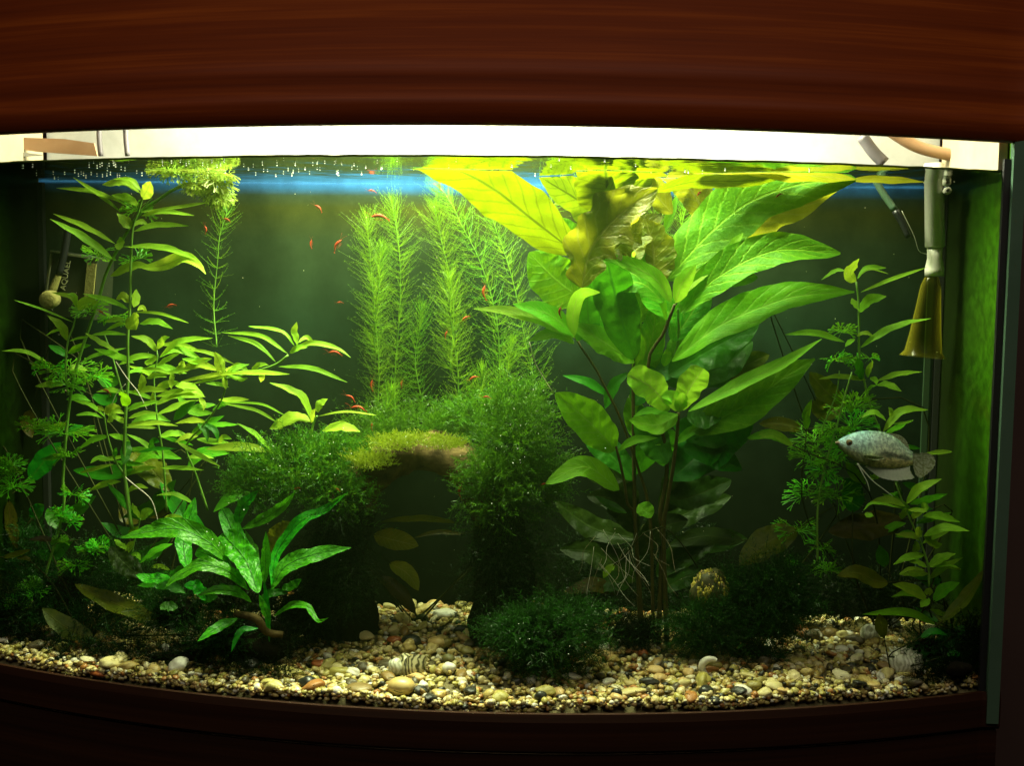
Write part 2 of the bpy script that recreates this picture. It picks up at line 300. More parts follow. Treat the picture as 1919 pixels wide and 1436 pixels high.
def poster():
    """printed backdrop: blue strip along the water line, olive below it, then deep green-black with mottling"""
    m, nt, out = newmat('printed_backdrop'); L = nt.links.new
    tc = nt.nodes.new('ShaderNodeTexCoord'); sx = nt.nodes.new('ShaderNodeSeparateXYZ'); L(tc.outputs['UV'], sx.inputs[0])
    nz = noisetex(nt, 5, 5, 0.6, tc.outputs['Object'])
    a = nt.nodes.new('ShaderNodeMath'); a.operation = 'MULTIPLY_ADD'; a.inputs[1].default_value = 0.004; L(nz.outputs['Fac'], a.inputs[0]); L(sx.outputs[1], a.inputs[2])
    rp = ramp(nt, [(0.0, (0.006, 0.007, 0.005)), (0.40, (0.007, 0.012, 0.008)), (0.70, (0.008, 0.021, 0.013)), (0.88, (0.014, 0.024, 0.012)), (0.95, (0.026, 0.030, 0.006)), (0.976, (0.018, 0.030, 0.022)), (0.992, (0.014, 0.075, 0.22)), (1.0, (0.022, 0.10, 0.30))])
    L(a.outputs[0], rp.inputs[0])
    b = nt.nodes.new('ShaderNodeMixRGB'); b.blend_type = 'MULTIPLY'; b.inputs[0].default_value = 0.7; L(rp.outputs[0], b.inputs[1])
    n2 = noisetex(nt, 11, 6, 0.65, tc.outputs['Object']); r2 = ramp(nt, [(0.3, (0.15, 0.2, 0.2)), (0.7, (2.0, 1.9, 1.6))]); L(n2.outputs['Fac'], r2.inputs[0]); L(r2.outputs[0], b.inputs[2])
    p = nt.nodes.new('ShaderNodeBsdfDiffuse'); L(b.outputs[0], p.inputs[0]); L(p.outputs[0], out.inputs[0]); return m
M['poster'] = poster()
def stonemat():
    m, nt, out = newmat('mixed_pebbles'); L = nt.links.new
    at = nt.nodes.new('ShaderNodeAttribute'); at.attribute_name = 'tone'; oi = nt.nodes.new('ShaderNodeObjectInfo')
    ad = nt.nodes.new('ShaderNodeMath'); ad.operation = 'ADD'; L(at.outputs['Fac'], ad.inputs[0])
    wn = nt.nodes.new('ShaderNodeMath'); wn.operation = 'MULTIPLY'; wn.inputs[1].default_value = 1.0; L(oi.outputs['Random'], wn.inputs[0]); L(wn.outputs[0], ad.inputs[1])
    fr = nt.nodes.new('ShaderNodeMath'); fr.operation = 'FRACT'; L(ad.outputs[0], fr.inputs[0])
    cols = [(0.66, 0.56, 0.26), (0.48, 0.35, 0.10), (0.78, 0.70, 0.44), (0.30, 0.25, 0.06), (0.56, 0.43, 0.15), (0.10, 0.08, 0.04), (0.72, 0.60, 0.30), (0.40, 0.17, 0.04), (0.62, 0.52, 0.22), (0.44, 0.38, 0.09), (0.78, 0.74, 0.62), (0.26, 0.16, 0.04), (0.56, 0.43, 0.14), (0.03, 0.03, 0.022), (0.66, 0.45, 0.18), (0.50, 0.43, 0.13)]
    rp = ramp(nt, [(i / len(cols), c) for i, c in enumerate(cols)], 'CONSTANT'); L(fr.outputs[0], rp.inputs[0])
    tc = nt.nodes.new('ShaderNodeTexCoord'); nz = noisetex(nt, 420, 4, 0.6, tc.outputs['Object']); r2 = ramp(nt, [(0.3, (0.62, 0.6, 0.55)), (0.7, (1.1, 1.1, 1.1))]); L(nz.outputs['Fac'], r2.inputs[0])
    mu = nt.nodes.new('ShaderNodeMixRGB'); mu.blend_type = 'MULTIPLY'; mu.inputs[0].default_value = 1; L(rp.outputs[0], mu.inputs[1]); L(r2.outputs[0], mu.inputs[2])
    b = nt.nodes.new('ShaderNodeBsdfPrincipled'); b.inputs['Roughness'].default_value = 0.42; L(mu.outputs[0], b.inputs['Base Color'])
    bp = nt.nodes.new('ShaderNodeBump'); bp.inputs['Strength'].default_value = 0.3; bp.inputs['Distance'].default_value = 0.0006; L(nz.outputs['Fac'], bp.inputs['Height']); L(bp.outputs[0], b.inputs['Normal'])
    L(b.outputs[0], out.inputs[0]); return m
M['stones'] = stonemat()

# ------------------------------------------------------------------ room, tank, hood
def arcband(off, z0, z1, thick, x0=-0.56, x1=0.53, n=60, prof=None):
    """bow-shaped board: outer face follows the bow, off in front of it; prof = [(z, extra forward)]"""
    prof = prof or [(z0, 0), (z1, 0)]
    xs = np.linspace(x0, x1, n + 1); V = []; k = len(prof)
    for x in xs:
        y = front(np.clip(x, -0.5, 0.5)) - off
        for z, e in prof: V.append((x, y - e, z))
        for z, e in prof[::-1]: V.append((x, y + thick, z))
    kk = 2 * k
    F = [(i * kk + j, (i + 1) * kk + j, (i + 1) * kk + (j + 1) % kk, i * kk + (j + 1) % kk) for i in range(n) for j in range(kk)]
    F += [tuple(range(kk)), tuple(range(n * kk, n * kk + kk))[::-1]]
    return V, F
wl = MB().box(-1.6, 1.6, 0.34, 0.36, -0.8, 2.2).build('wall', M['wall'], smooth=False); tag(wl, 'dark brown room wall behind the aquarium', 'wall', kind='structure')

tank = empty('aquarium', (0, 0.05, -0.02), 'bow fronted glass aquarium with mahogany bottom trim and algae on its sides', 'aquarium')
V, F = arcband(0.0, -0.03, ZH + 0.02, 0.006, -0.5, 0.5, 60); mesh('front_pane', V, F, M['glass'], tank)
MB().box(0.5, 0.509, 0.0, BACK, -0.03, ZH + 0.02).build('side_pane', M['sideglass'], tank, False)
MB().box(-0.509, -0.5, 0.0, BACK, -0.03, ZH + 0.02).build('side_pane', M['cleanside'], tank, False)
MB().box(0.4995, 0.5105, -0.010, -0.0008, -0.03, ZH + 0.03).build('glass_edge', M['glassedge'], tank, False)
MB().box(0.4935, 0.4992, -0.004, 0.001, -0.03, ZW + 0.01).build('sealant_seam', M['seal'], tank, False)
bp = MB().box(-0.5, 0.5, BACK + 0.002, BACK + 0.006, -0.03, ZW).build('backdrop_print', M['poster'], tank, False)
me = bp.data; l = me.uv_layers.new(name='UVMap')
for lp in me.loops:
    v = me.vertices[lp.vertex_index].co + Vector(org(tank)); l.data[lp.index].uv = ((v.x + 0.5), max(0, v.z) / ZW)
for sx in (-1, 1):
    MB().box(sx * 0.4985 - 0.006 * (sx > 0), sx * 0.4985 + 0.006 * (sx < 0), BACK - 0.006, BACK + 0.001, -0.03, ZW - 0.002).build('sealant_seam', M['seal'], tank, False)
MB().box(0.482, 0.488, BACK - 0.005, BACK - 0.001, 0.0, ZW - 0.012).build('corner_strip', M['edgegreen'], tank, False)  # green gleam of the rear glass edge, put into the strip's colour
prof = [(-0.037, 0.0), (-0.034, 0.003), (-0.008, 0.003), (-0.001, 0.001)]
V, F = arcband(0.004, 0, 0, 0.003, -0.53, 0.513, 60, prof); mesh('bottom_trim', V, F, M['wooddark'], tank, False)
V, F = arcband(0.0015, ZW - 0.0012, ZW + 0.0006, 0.0012, -0.5, 0.493, 120)
V = np.array(V); V[:, 2] += np.array([0.0007 * noise.noise((v[0] * 60, v[1] * 10, v[2] * 5)) for v in V]); V[:, 1] += 0.009
mesh('algae_line', V, F, M['film'], tank)

cab = empty('cabinet', (0, 0.05, -0.4), 'dark mahogany bow fronted cabinet carrying the aquarium', 'cabinet')
V, F = arcband(0.005, -0.75, -0.0385, 0.01, -0.53, 0.511, 60); mesh('front_panel', V, F, M['wooddark'], cab, False)
MB().box(-0.52, 0.505, 0.012, 0.3, -0.75, -0.042).build('carcass', M['wooddark'], cab, False)

hood = empty('hood', (0, 0.05, ZH), 'mahogany bow fronted hood with a lit white inside above the aquarium', 'hood')
prof = [(ZH, 0.0), (ZH + .002, .003), (ZH + .0135, .0052), (ZH + .016, .0060), (ZH + .0185, .0063), (ZH + .021, .0060), (ZH + .024, .0055), (ZH + .028, .0054), (ZH + .037, .0056), (ZH + .040, .0061), (ZH + .0435, .0063), (ZH + .047, .0060), (ZH + .051, .0055), (ZH + .056, .0053), (ZH + .085, .0065), (ZH + .12, .010), (0.80, .03)]
V, F = arcband(0.007, 0, 0, 0.004, -0.56, 0.535, 80, prof); mesh('fascia', V, F, M['wood'], hood)
MB().box(-0.49, 0.49, BACK + 0.0022, BACK + 0.008, ZW + 0.0005, 0.78).build('back_panel', M['greyback'], hood, False)
MB().box(-0.50, 0.50, -0.02, BACK + 0.01, 0.782, 0.79).build('reflector', M['white'], hood, False)
for sx in (-1, 1): MB().box(sx * 0.4905, sx * 0.4985, 0.004, BACK - 0.006, ZW + 0.001, 0.78).build('end_panel', M['cream'], hood, False)
m_, nt_, out_ = newmat('lit_tube'); e_ = nt_.nodes.new('ShaderNodeEmission'); e_.inputs[0].default_value = (1, .97, .85, 1); e_.inputs[1].default_value = 3.0; nt_.links.new(e_.outputs[0], out_.inputs[0])
for y_ in (.05, .12): MB().tube([(-.2, y_, .768), (.24, y_, .768)], .008, 12).build('lamp_tube', m_, hood)
MB().box(-0.53, 0.53, -0.05, BACK + 0.03, 0.792, 0.81).build('top_panel', M['wood'], hood, False)
V, F = arcband(-0.064, 0.60, 0.79, 0.004, -0.5, 0.5, 30); mesh('inner_lining', V, F, M['white'], hood)

# water: the surface one sees from below
xs = np.linspace(-0.4995, 0.499, 41); V = []; F = []
for x in xs: V += [(x, front(x) + 0.0075, ZW), (x, BACK + 0.0015, ZW)]
F = [(2 * i, 2 * i + 2, 2 * i + 3, 2 * i + 1) for i in range(40)]
water = tag(mesh('water_surface', V, F, M['surface'], smooth=False), 'still water surface seen from below, mirroring leaves', 'water', kind='structure')

# ------------------------------------------------------------------ gravel
def ground(x, y):
    return 0.004 + 0.012 * np.clip((y + 0.1) / 0.28, 0, 1) + 0.004 * np.sin(x * 23 + 1.0) * np.cos(y * 31 + 0.5)
def G(px, py, lift=0.0):
    """where the ray through a pixel meets the gravel"""
    z = 0.008
    for _ in range(6):
        p = PZ(px, py, z); z = float(ground(p[0], p[1]))
    return p + np.array([0, 0, lift])
def ico(sub):
    import bmesh
    b = bmesh.new(); bmesh.ops.create_icosphere(b, subdivisions=sub, radius=1.0)
    V = np.array([v.co[:] for v in b.verts]); F = np.array([[v.index for v in f.verts] for f in b.faces]); b.free(); return V, F
IV1, IF1 = ico(2); IV2, IF2 = ico(3)
def lump(V, seed, amp, freq=1.2):
    return V * (1 + amp * np.array([noise.noise((v[0] * freq + seed, v[1] * freq, v[2] * freq)) for v in V]))[:, None]
def rotmat(n):
    q = RNG.normal(size=(n, 4)); q /= np.linalg.norm(q, axis=1)[:, None]; a, b, c, d = q.T
    return np.stack([1 - 2 * (c * c + d * d), 2 * (b * c - a * d), 2 * (b * d + a * c), 2 * (b * c + a * d), 1 - 2 * (b * b + d * d), 2 * (c * d - a * b), 2 * (b * d - a * c), 2 * (c * d + a * b), 1 - 2 * (b * b + c * c)], 1).reshape(n, 3, 3)
gx = np.linspace(-0.499, 0.499, 101); gy = np.linspace(0, 1, 31); V = []; F = []
for x in gx:
    y0 = front(x) + 0.0062
    for t in gy:
        y = y0 + (BACK - 0.001 - y0) * t; V.append((x, y, ground(x, y) - 0.003 if t > 0 else -0.02))
F = [(i * 31 + j, (i + 1) * 31 + j, (i + 1) * 31 + j + 1, i * 31 + j + 1) for i in range(100) for j in range(30)]
bed = tag(mesh('gravel_bed', V, F, simple('sand', (0.10, 0.08, 0.03), (0.2, 0.16, 0.07), 300, 0.9, 0.5)), 'bed of mixed tan and white gravel on the aquarium floor', 'gravel bed', kind='structure')
pebV = [lump(IV1, s * 7.3, 0.38, 1.1) for s in range(8)]
def scatter(n, r0, r1, lay):
    x = RNG.uniform(-0.495, 0.495, n * 2); t = RNG.uniform(0, 1, n * 2); y0 = front(x) + 0.0065; y = y0 + (BACK - 0.004 - y0) * t
    keep = RNG.uniform(0, 1, n * 2) < (BACK - y0) / 0.29; x, y = x[keep][:n], y[keep][:n]; n = len(x)
    r = r0 * (r1 / r0) ** RNG.beta(1.3, 2.4, n)
    sc = r[:, None] * np.stack([RNG.uniform(.85, 1.35, n), RNG.uniform(.75, 1.1, n), RNG.uniform(.55, .9, n)], 1)
    z = ground(x, y) + lay + RNG.uniform(-.002, .0015, n); y = np.maximum(y, front(x) + 0.0066 + sc.max(1))
    return np.stack([x, y, z], 1), sc, r
c, sc, r = scatter(8800, 0.0021, 0.0066, 0.0)
xe = RNG.uniform(-.495, .495, 900); re_ = RNG.uniform(.0018, .0038, 900); ye = front(xe) + .0066 + re_ * 1.1; c = np.vstack([c, np.stack([xe, ye, ground(xe, ye) - RNG.uniform(0, .007, 900)], 1)]); sc = np.vstack([sc, re_[:, None] * np.stack([RNG.uniform(.9, 1.2, 900), RNG.uniform(.8, 1, 900), RNG.uniform(.6, 1, 900)], 1)])
Rm = rotmat(len(c)); tilt = 0.75
which = RNG.integers(0, 8, len(c)); base = np.array(pebV)[which]                       # n,42,3
Vg = np.einsum('nij,nkj->nki', Rm, base * sc[:, None, :]); Vg[:, :, 2] *= 0.8; Vg += c[:, None, :]
Fg = (IF1[None] + 42 * np.arange(len(c))[:, None, None]).reshape(-1, 3)
tone = np.repeat(RNG.uniform(0, 1, len(c)), 42)
gr = mesh('gravel', Vg.reshape(-1, 3), Fg, M['stones'], attr=tone); tag(gr, 'small tan, cream and brown gravel stones covering the floor', 'gravel', kind='stuff')
pebme = []
for k in range(10):
    v = lump(IV2 if k < 6 else IV2, 50 + k * 3.1, 0.42, 1.0)
    o = mesh('pebble', v, IF2, M['stones']); pebme.append(o.data); bpy.data.objects.remove(o)
bedorg = Vector(org(bed))
c, sc, r = scatter(290, 0.0055, 0.0098, 0.0026)
for i in range(len(c)):
    o = bpy.data.objects.new('pebble', pebme[i % 10]); COL.objects.link(o); o.parent = bed
    o.location = Vector(c[i]) - bedorg; o.scale = sc[i] * np.array([1.15, 1, .9]); o.rotation_euler = (random.uniform(-.4, .4), random.uniform(-.4, .4), random.uniform(0, 6.28))
# stones one can point to: px, py, half-width px, half-height px, material, label
def stone(px, py, rx, ry, mat, label, name='stone', cat='stone', seed=0, amp=0.22, rotz=None, group=None, dy=1.0, freq=1.0):
    g = G(px, py + ry * 0.8); s = S(g[1]); Yc = max(g[1] + rx * s * 0.3, front(g[0]) + .0075 + rx * s * .85 * dy); c0 = P(px, py, Yc)
    v = lump(IV2, seed * 5.7 + px, amp, freq) * np.array([rx * s, rx * s * 0.8 * dy, ry * s * 1.05])
    a = random.uniform(-.3, .3) if rotz is None else rotz
    v = v @ np.array([[math.cos(a), math.sin(a), 0], [-math.sin(a), math.cos(a), 0], [0, 0, 1]])
    return tag(mesh(name, v + c0, IF2, M[mat]), label, cat, group)
for a in [
    (752, 1287, 27, 17, 'stoneyellow', 'smooth egg shaped yellow stone in front of the apple snail', 1, .05),
    (631, 1297, 12, 11, 'stonewhite', 'round white stone beside the long brown pebble', 2, .12),
    (841, 1253, 14, 11, 'stonewhite', 'bright white stone touching the striped snail shell', 3, .2),
    (771, 1203, 19, 12, 'stonedark', 'black stone behind the apple snail', 4, .2),
    (654, 1193, 24, 8, 'stonegreen', 'long flat dark green stone at the rear of the gravel', 5, .2),
    (672, 1290, 27, 8, 'stonebrown', 'long brown pebble lying between white and yellow stones', 6, .15),
    (739, 1200, 14, 8, 'stonered', 'orange red stone beside the black stone', 7, .2),
    (819, 1206, 19, 12, 'stoneyellow', 'rough yellow stone just right of the black stone', 8, .35),
    (591, 1184, 13, 7, 'stoneyellow', 'pale yellow stone at the foot of the fern', 9, .2),
    (841, 1236, 13, 10, 'stonegreen', 'olive round stone above the bright white stone', 10, .2),
    (598, 1245, 17, 8, 'stonered', 'rusty brown stone near the fern rock', 11, .2),
    (577, 1278, 19, 10, 'stonedark', 'dark stone in the gravel left of the brown pebble', 12, .3),
    (675, 1303, 13, 7, 'stoneyellow', 'small yellow green stone under the brown pebble', 13, .2),
    (793, 1287, 12, 9, 'stonewhite', 'knobbly white stone right of the egg shaped stone', 14, .4),
    (823, 1300, 16, 7, 'stoneyellow', 'flat amber stone near the front glass', 15, .3),
    (1155, 1300, 11, 9, 'stonedark', 'black green pebble near the front glass below the moss ball', 16, .2),
    (1013, 1305, 12, 9, 'stonedark', 'dark pebble in front of the moss ball', 17, .25),
    (1322, 1295, 14, 9, 'stonedark', 'black pebble below the white curved shell', 18, .25),
    (1340, 1314, 13, 9, 'stonedark', 'dark pebble touching the front glass below the curved shell', 19, .25),
    (1205, 1224, 10, 6, 'stonered', 'small orange pebble behind the middle gravel slope', 20, .2),
    (1165, 1203, 13, 7, 'stonewhite', 'cream stone at the back of the middle gravel slope', 21, .25),
    (1300, 1256, 9, 7, 'stonewhite', 'pale grey pebble left of the white curved shell', 22, .2),
    (1327, 1230, 12, 6, 'stonegreen', 'olive stone behind the white curved shell', 23, .25),
    (195, 1257, 30, 11, 'stonered', 'rust orange stone against the dark front corner', 24, .5),
    (289, 1254, 13, 8, 'stoneyellow', 'pale oval stone left of the broken shell', 25, .1),
    (225, 1228, 8, 10, 'stonewhite', 'small cream stone left of the spiral shell', 26, .3),
    (832, 1152, 22, 9, 'stonewhite', 'cream stone heap piece under the arch', 27, .45),
    (790, 1158, 10, 6, 'stoneyellow', 'small yellow stone inside the arch mouth', 28, .2),
    (1556, 1188, 14, 11, 'stonebrown', 'round brown stone in the shade of the dark moss bush', 29, .1),
    (1590, 1187, 11, 5, 'stonewhite', 'flat cream pebble behind the right gravel slope', 30, .2),
    (1577, 1218, 12, 8, 'stonewhite', 'white pebble in the middle of the right gravel slope', 31, .25),
    (1685, 1277, 9, 8, 'stonewhite', 'cream pebble below the spiny white shell', 32, .2),
    (1635, 1285, 14, 7, 'stoneyellow', 'pale yellow pebble left of the spiny white shell foot', 33, .3),
]: stone(a[0], a[1], a[2], a[3], a[4], a[5], seed=a[6], amp=a[7])

# ------------------------------------------------------------------ leaf, stem, frond builders
def prof(t, kind):
    a, b = {'lance': (.8, .95), 'broad': (.6, .72), 'oblong': (.55, .33), 'thin': (.7, .6), 'ovate': (.5, .9), 'spat': (1.5, .35)}[kind]
    f = t ** a * (1 - t) ** b; tm = a / (a + b); return f / (tm ** a * (1 - tm) ** b)
def leaf(parent, pts, w, Y, mat='lance', face=60, sh='lance', fold=0.22, wave=0.06, name='leaf', n=None, label=None, rag=0.0, twist=0.0, curl=0.0, crin=.10):
    """pts: midrib in photo pixels from base to tip, w: breadth in px as it shows, Y: depth at base and tip (or one number)"""
    Y = (Y, Y) if not hasattr(Y, '__len__') else Y
    yy = np.linspace(Y[0], Y[-1], len(pts)) if len(Y) == 2 else Y
    p3 = [P(q[0], q[1], y) for q, y in zip(pts, yy)]
    L = sum(math.dist(pts[i], pts[i + 1]) for i in range(len(pts) - 1))
    n = max(n or 0, 40 if w > 45 and L > 60 else (18 if L > 120 else 12)); k = 5 if w > 40 else 2
    c = curve(p3, n); T = unit(np.gradient(c, axis=0)); t = np.linspace(0, 1, n + 1)
    view = unit(c - EYE); perp = unit(np.cross(T, view)); perp[perp[:, 2] < 0] *= -1
    if abs(T[:, 2]).mean() > 0.85:                                  # upright leaves: keep one side throughout
        perp = unit(np.cross(T, view)); perp = perp if perp[:, 0].mean() > 0 else -perp
    else:
        for i in range(1, n + 1):
            if np.dot(perp[i], perp[i - 1]) < 0: perp[i] *= -1
    f = np.radians(face + twist * (t - 0.5))[:, None]
    side = unit(perp * np.sin(np.abs(f)) + unit(view - T * (view * T).sum(1)[:, None]) * np.cos(f) * np.sign(f + 1e-9))
    nor = unit(np.cross(T, side)); nor[nor[:, 2] < 0] *= -1
    px = np.array([S(y) for y in np.interp(t, np.linspace(0, 1, len(yy)), yy)])
    hw = 0.5 * w * px * np.maximum(prof(t, sh), 0.05 if sh != 'oblong' else 0.03) / max(math.sin(abs(R(face))), 0.25)
    ph = random.uniform(0, 6.28); fr = random.uniform(2.0, 3.6); V = []; U = []
    for j in range(-k, k + 1):
        s = j / k; e = s * s
        wv = wave * np.sin(fr * 6.28 * t + ph + (1.3 if j > 0 else 0)) * e
        rg = 1 + (rag * np.array([noise.noise((tt * 9, s * 3, ph)) for tt in t]) * abs(s) if rag else 0) + 0.05 * np.sin(t * 17 + ph * 2 + j) * abs(s)
        V.append(c + side * (s * hw * rg)[:, None] + nor * ((fold * abs(s) + wv * 1.0 - curl * e + (.035 * np.sin(6.283 * 9 * (t - .2 * abs(s))) * abs(s) * (1 - e * .5) if w > 40 else 0) + crin * np.array([noise.noise((tt * 13, s * 2.6 + ph, ph)) for tt in t]) * (.3 + abs(s))) * hw)[:, None])
        U.append(np.stack([np.full(n + 1, 0.5 + 0.5 * s), t], 1))
    K = 2 * k + 1; V = np.array(V).transpose(1, 0, 2).reshape(-1, 3); U = np.array(U).transpose(1, 0, 2).reshape(-1, 2)
    V[:, 2] = np.minimum(V[:, 2], ZW - 0.0007)
    F = [(i * K + j, i * K + j + 1, (i + 1) * K + j + 1, (i + 1) * K + j) for i in range(n) for j in range(K - 1)]
    o = mesh(name, V, F, M[mat], parent, uv=U)
    if label: o['label'] = label
    o['ribs'] = K
    return o
def stem(parent, pts, Y, r, mat='stem', name='stem', n=24):
    Y = (Y, Y) if not hasattr(Y, '__len__') else Y
    yy = np.linspace(Y[0], Y[-1], len(pts)) if len(Y) == 2 else Y
    p = [P(q[0], q[1], y) for q, y in zip(pts, yy)]
    rr = [v * S(float(np.mean(yy))) for v in (r if hasattr(r, '__len__') else (r, r))]
    return MB().tube(p, rr, 6, n).build(name, M[mat], parent)
def fronds(p0, d, g, L, w, K=5, leaflets=0, ll=0.3, lw=0.5, spread=60, taper=True):
    """many thin curved strips at once: p0,d,g (n,3), L,w (n); leaflets pairs along each. Returns V,F arrays (quads)"""
    n = len(p0); t = np.linspace(0, 1, K)
    c = p0[:, None] + d[:, None] * (L[:, None] * t)[..., None] + g[:, None] * (L[:, None] * t * t)[..., None]
    T = unit(np.gradient(c, axis=1)); rv = unit(RNG.normal(size=(n, 3)))[:, None]
    s = unit(np.cross(T, rv)); hw = w[:, None] * (np.linspace(1, .35, K) if taper else np.ones(K))[None] * 0.5
    V = np.stack([c - s * hw[..., None], c + s * hw[..., None]], 2).reshape(-1, 3)
    b = (np.arange(n)[:, None] * 2 * K + 2 * np.arange(K - 1)[None]).ravel(); F = [np.stack([b, b + 1, b + 3, b + 2], 1)]; Vs = [V]; off = len(V)
    if leaflets:
        tt = np.linspace(0.15, 0.95, leaflets); i = tt * (K - 1); i0 = np.clip(i.astype(int), 0, K - 2); fr = (i - i0)[None, :, None]
        q = c[:, i0] * (1 - fr) + c[:, i0 + 1] * fr; Tq = T[:, i0]; b2 = np.cross(Tq, s[:, i0])
        for sg in (-1, 1):
            a = RNG.uniform(-.5, .5, (n, leaflets))[..., None]; sd = s[:, i0] * np.cos(a) + b2 * np.sin(a)
            dd = unit(Tq * math.cos(R(spread)) + sd * sg * math.sin(R(spread)))
            l = (L[:, None] * ll * (1 - 0.55 * tt)[None] * RNG.uniform(.7, 1.2, (n, leaflets)))[..., None]
            nn = unit(np.cross(dd, RNG.normal(size=dd.shape))) * (w[:, None, None] * lw * 0.5)
            e = q + dd * l; m_ = q + dd * l * 0.5 + np.array([0, 0, .06]) * l
            V2 = np.stack([q - nn * .6, q + nn * .6, m_ + nn, e + nn * .25, e - nn * .25, m_ - nn], 2).reshape(-1, 3)
            b = off + 6 * np.arange(n * leaflets); F += [np.stack([b, b + 1, b + 2, b + 5], 1), np.stack([b + 5, b + 2, b + 3, b + 4], 1)]
            Vs.append(V2); off += len(V2)
    return np.vstack(Vs), np.vstack(F)
def feather_plant(pts, Y, r, label, group, top=1.0, gap=(6, 12), per=14, sparse=1.0, mat='feather', stem_r=1.5, lw=1.0, loc=None):
    Y = (Y, Y) if not hasattr(Y, '__len__') else Y
    yy = np.linspace(Y[0], Y[-1], len(pts)); p3 = [P(q[0], q[1], y) for q, y in zip(pts, yy)]
    s0 = S(float(np.mean(yy))); root = empty('feathery_stem_plant', p3[-1], label, 'water plant', group)
    c = curve(p3, 200); wz = np.linspace(0, 1, 201); ph_ = random.uniform(0, 6); c[:, 0] += s0 * 5 * np.sin(wz * 9 + ph_) * wz; c[:, 1] += s0 * 6 * np.sin(wz * 7 + ph_ * 2) * wz; p3 = c[::8]; seg = np.concatenate([[0], np.cumsum(np.linalg.norm(np.diff(c, axis=0), axis=1))]); Ltot = seg[-1]
    MB().tube(p3, [stem_r * .5 * s0, stem_r * s0], 5, 30).build('stem', M['stem'], root)
    P0, D, Gv, LL, W = [], [], [], [], []; a = 0.0
    while a < Ltot:
        f = a / Ltot; p = np.array([np.interp(a, seg, c[:, i]) for i in range(3)]); i = min(int(f * 199), 198); ax = unit(c[i] - c[i + 1])
        grow = min(1, .35 + (a / (s0 * 70)) ** .7); el = 58 - 38 * min(1, a / (s0 * 90)); b1 = unit(np.cross(ax, [0.2, .95, .1])); b2 = np.cross(ax, b1)
        for k in range(int(per * (sparse if a > s0 * 60 else 1) + random.random())):
            th = random.uniform(0, 6.283); e = R(el + random.uniform(-12, 12)); d = (b1 * math.cos(th) + b2 * math.sin(th)) * math.cos(e) + ax * math.sin(e)
            P0.append(p + ax * random.uniform(-1, 1) * s0); D.append(d); Gv.append(np.array([random.gauss(0, .16), random.gauss(0, .16), random.uniform(-.14, .46)]) + ax * random.uniform(-.05, .25)); LL.append(r * s0 * grow * random.uniform(.6, 1.35)); W.append(s0 * lw * .66)
        a += s0 * (gap[0] + (gap[1] - gap[0]) * min(1, a / (s0 * 150))) * random.uniform(.85, 1.15)
    V, F = fronds(np.array(P0), np.array(D), np.array(Gv), np.array(LL), np.array(W), 5, 4, .16, .5, 48)
    V[:, 2] = np.minimum(V[:, 2], ZW - 0.0007); V[:, 1] = np.minimum(V[:, 1], BACK - 0.001)
    tag(mesh('foliage', V, F, M[mat], root), kind='stuff'); return root
def fan(parent, px, py, Y, r, tilt=25, n=6, mat='fan', up=None, spread=62, name='leaf_whorl', bright=None):
    """a whorl of finely forked fan leaves round a stem at one pixel"""
    c = P(px, py, Y); s0 = S(Y); V = []; F = []; yaw0 = random.uniform(0, 6.28); rr = r * s0
    def strip(a, b, side, w0, w1):
        k = len(V); V.extend([a - side * w0, a + side * w0, b + side * w1, b - side * w1]); F.append((k, k + 1, k + 2, k + 3))
    for k in range(n):
        th = yaw0 + 6.283 * k / n + random.uniform(-.2, .2); el = R(tilt + random.uniform(-24, 30)); o = np.array([math.cos(th), math.sin(th), 0]); tg = np.array([-math.sin(th), math.cos(th), 0])
        d0 = o * math.cos(el) + np.array([0, 0, 1]) * math.sin(el); n0 = np.cross(d0, tg); ro = R(random.uniform(-65, 65)); tg = tg * math.cos(ro) + n0 * math.sin(ro); nrm = np.cross(d0, tg); L = rr * random.uniform(.85, 1.1)
        def fork(p, ang, ln, lev):
            d = d0 * math.cos(ang) + tg * math.sin(ang); q = p + d * ln + nrm * (-.10 * ln * lev); side = unit(np.cross(d, nrm))
            strip(p, q, side, s0 * (.9 - .05 * lev), s0 * (1.0 if lev < 3 else 1.25))
            if lev < 3:
                sp = R(spread) / (1.55 + lev * 1.0)
                for sg in ((-1, 0, 1) if lev == 0 else (-1, 1)): fork(q, ang + sg * sp * random.uniform(.75, 1.15) * (1 if lev else .85), L * (.30, .26, .24)[lev] * random.uniform(.85, 1.15), lev + 1)
        fork(c.copy(), 0, L * .22, 0)
    V = np.array(V); V[:, 2] = np.minimum(V[:, 2], ZW - 0.0007)
    return mesh(name, V, np.array(F), M[mat], parent)
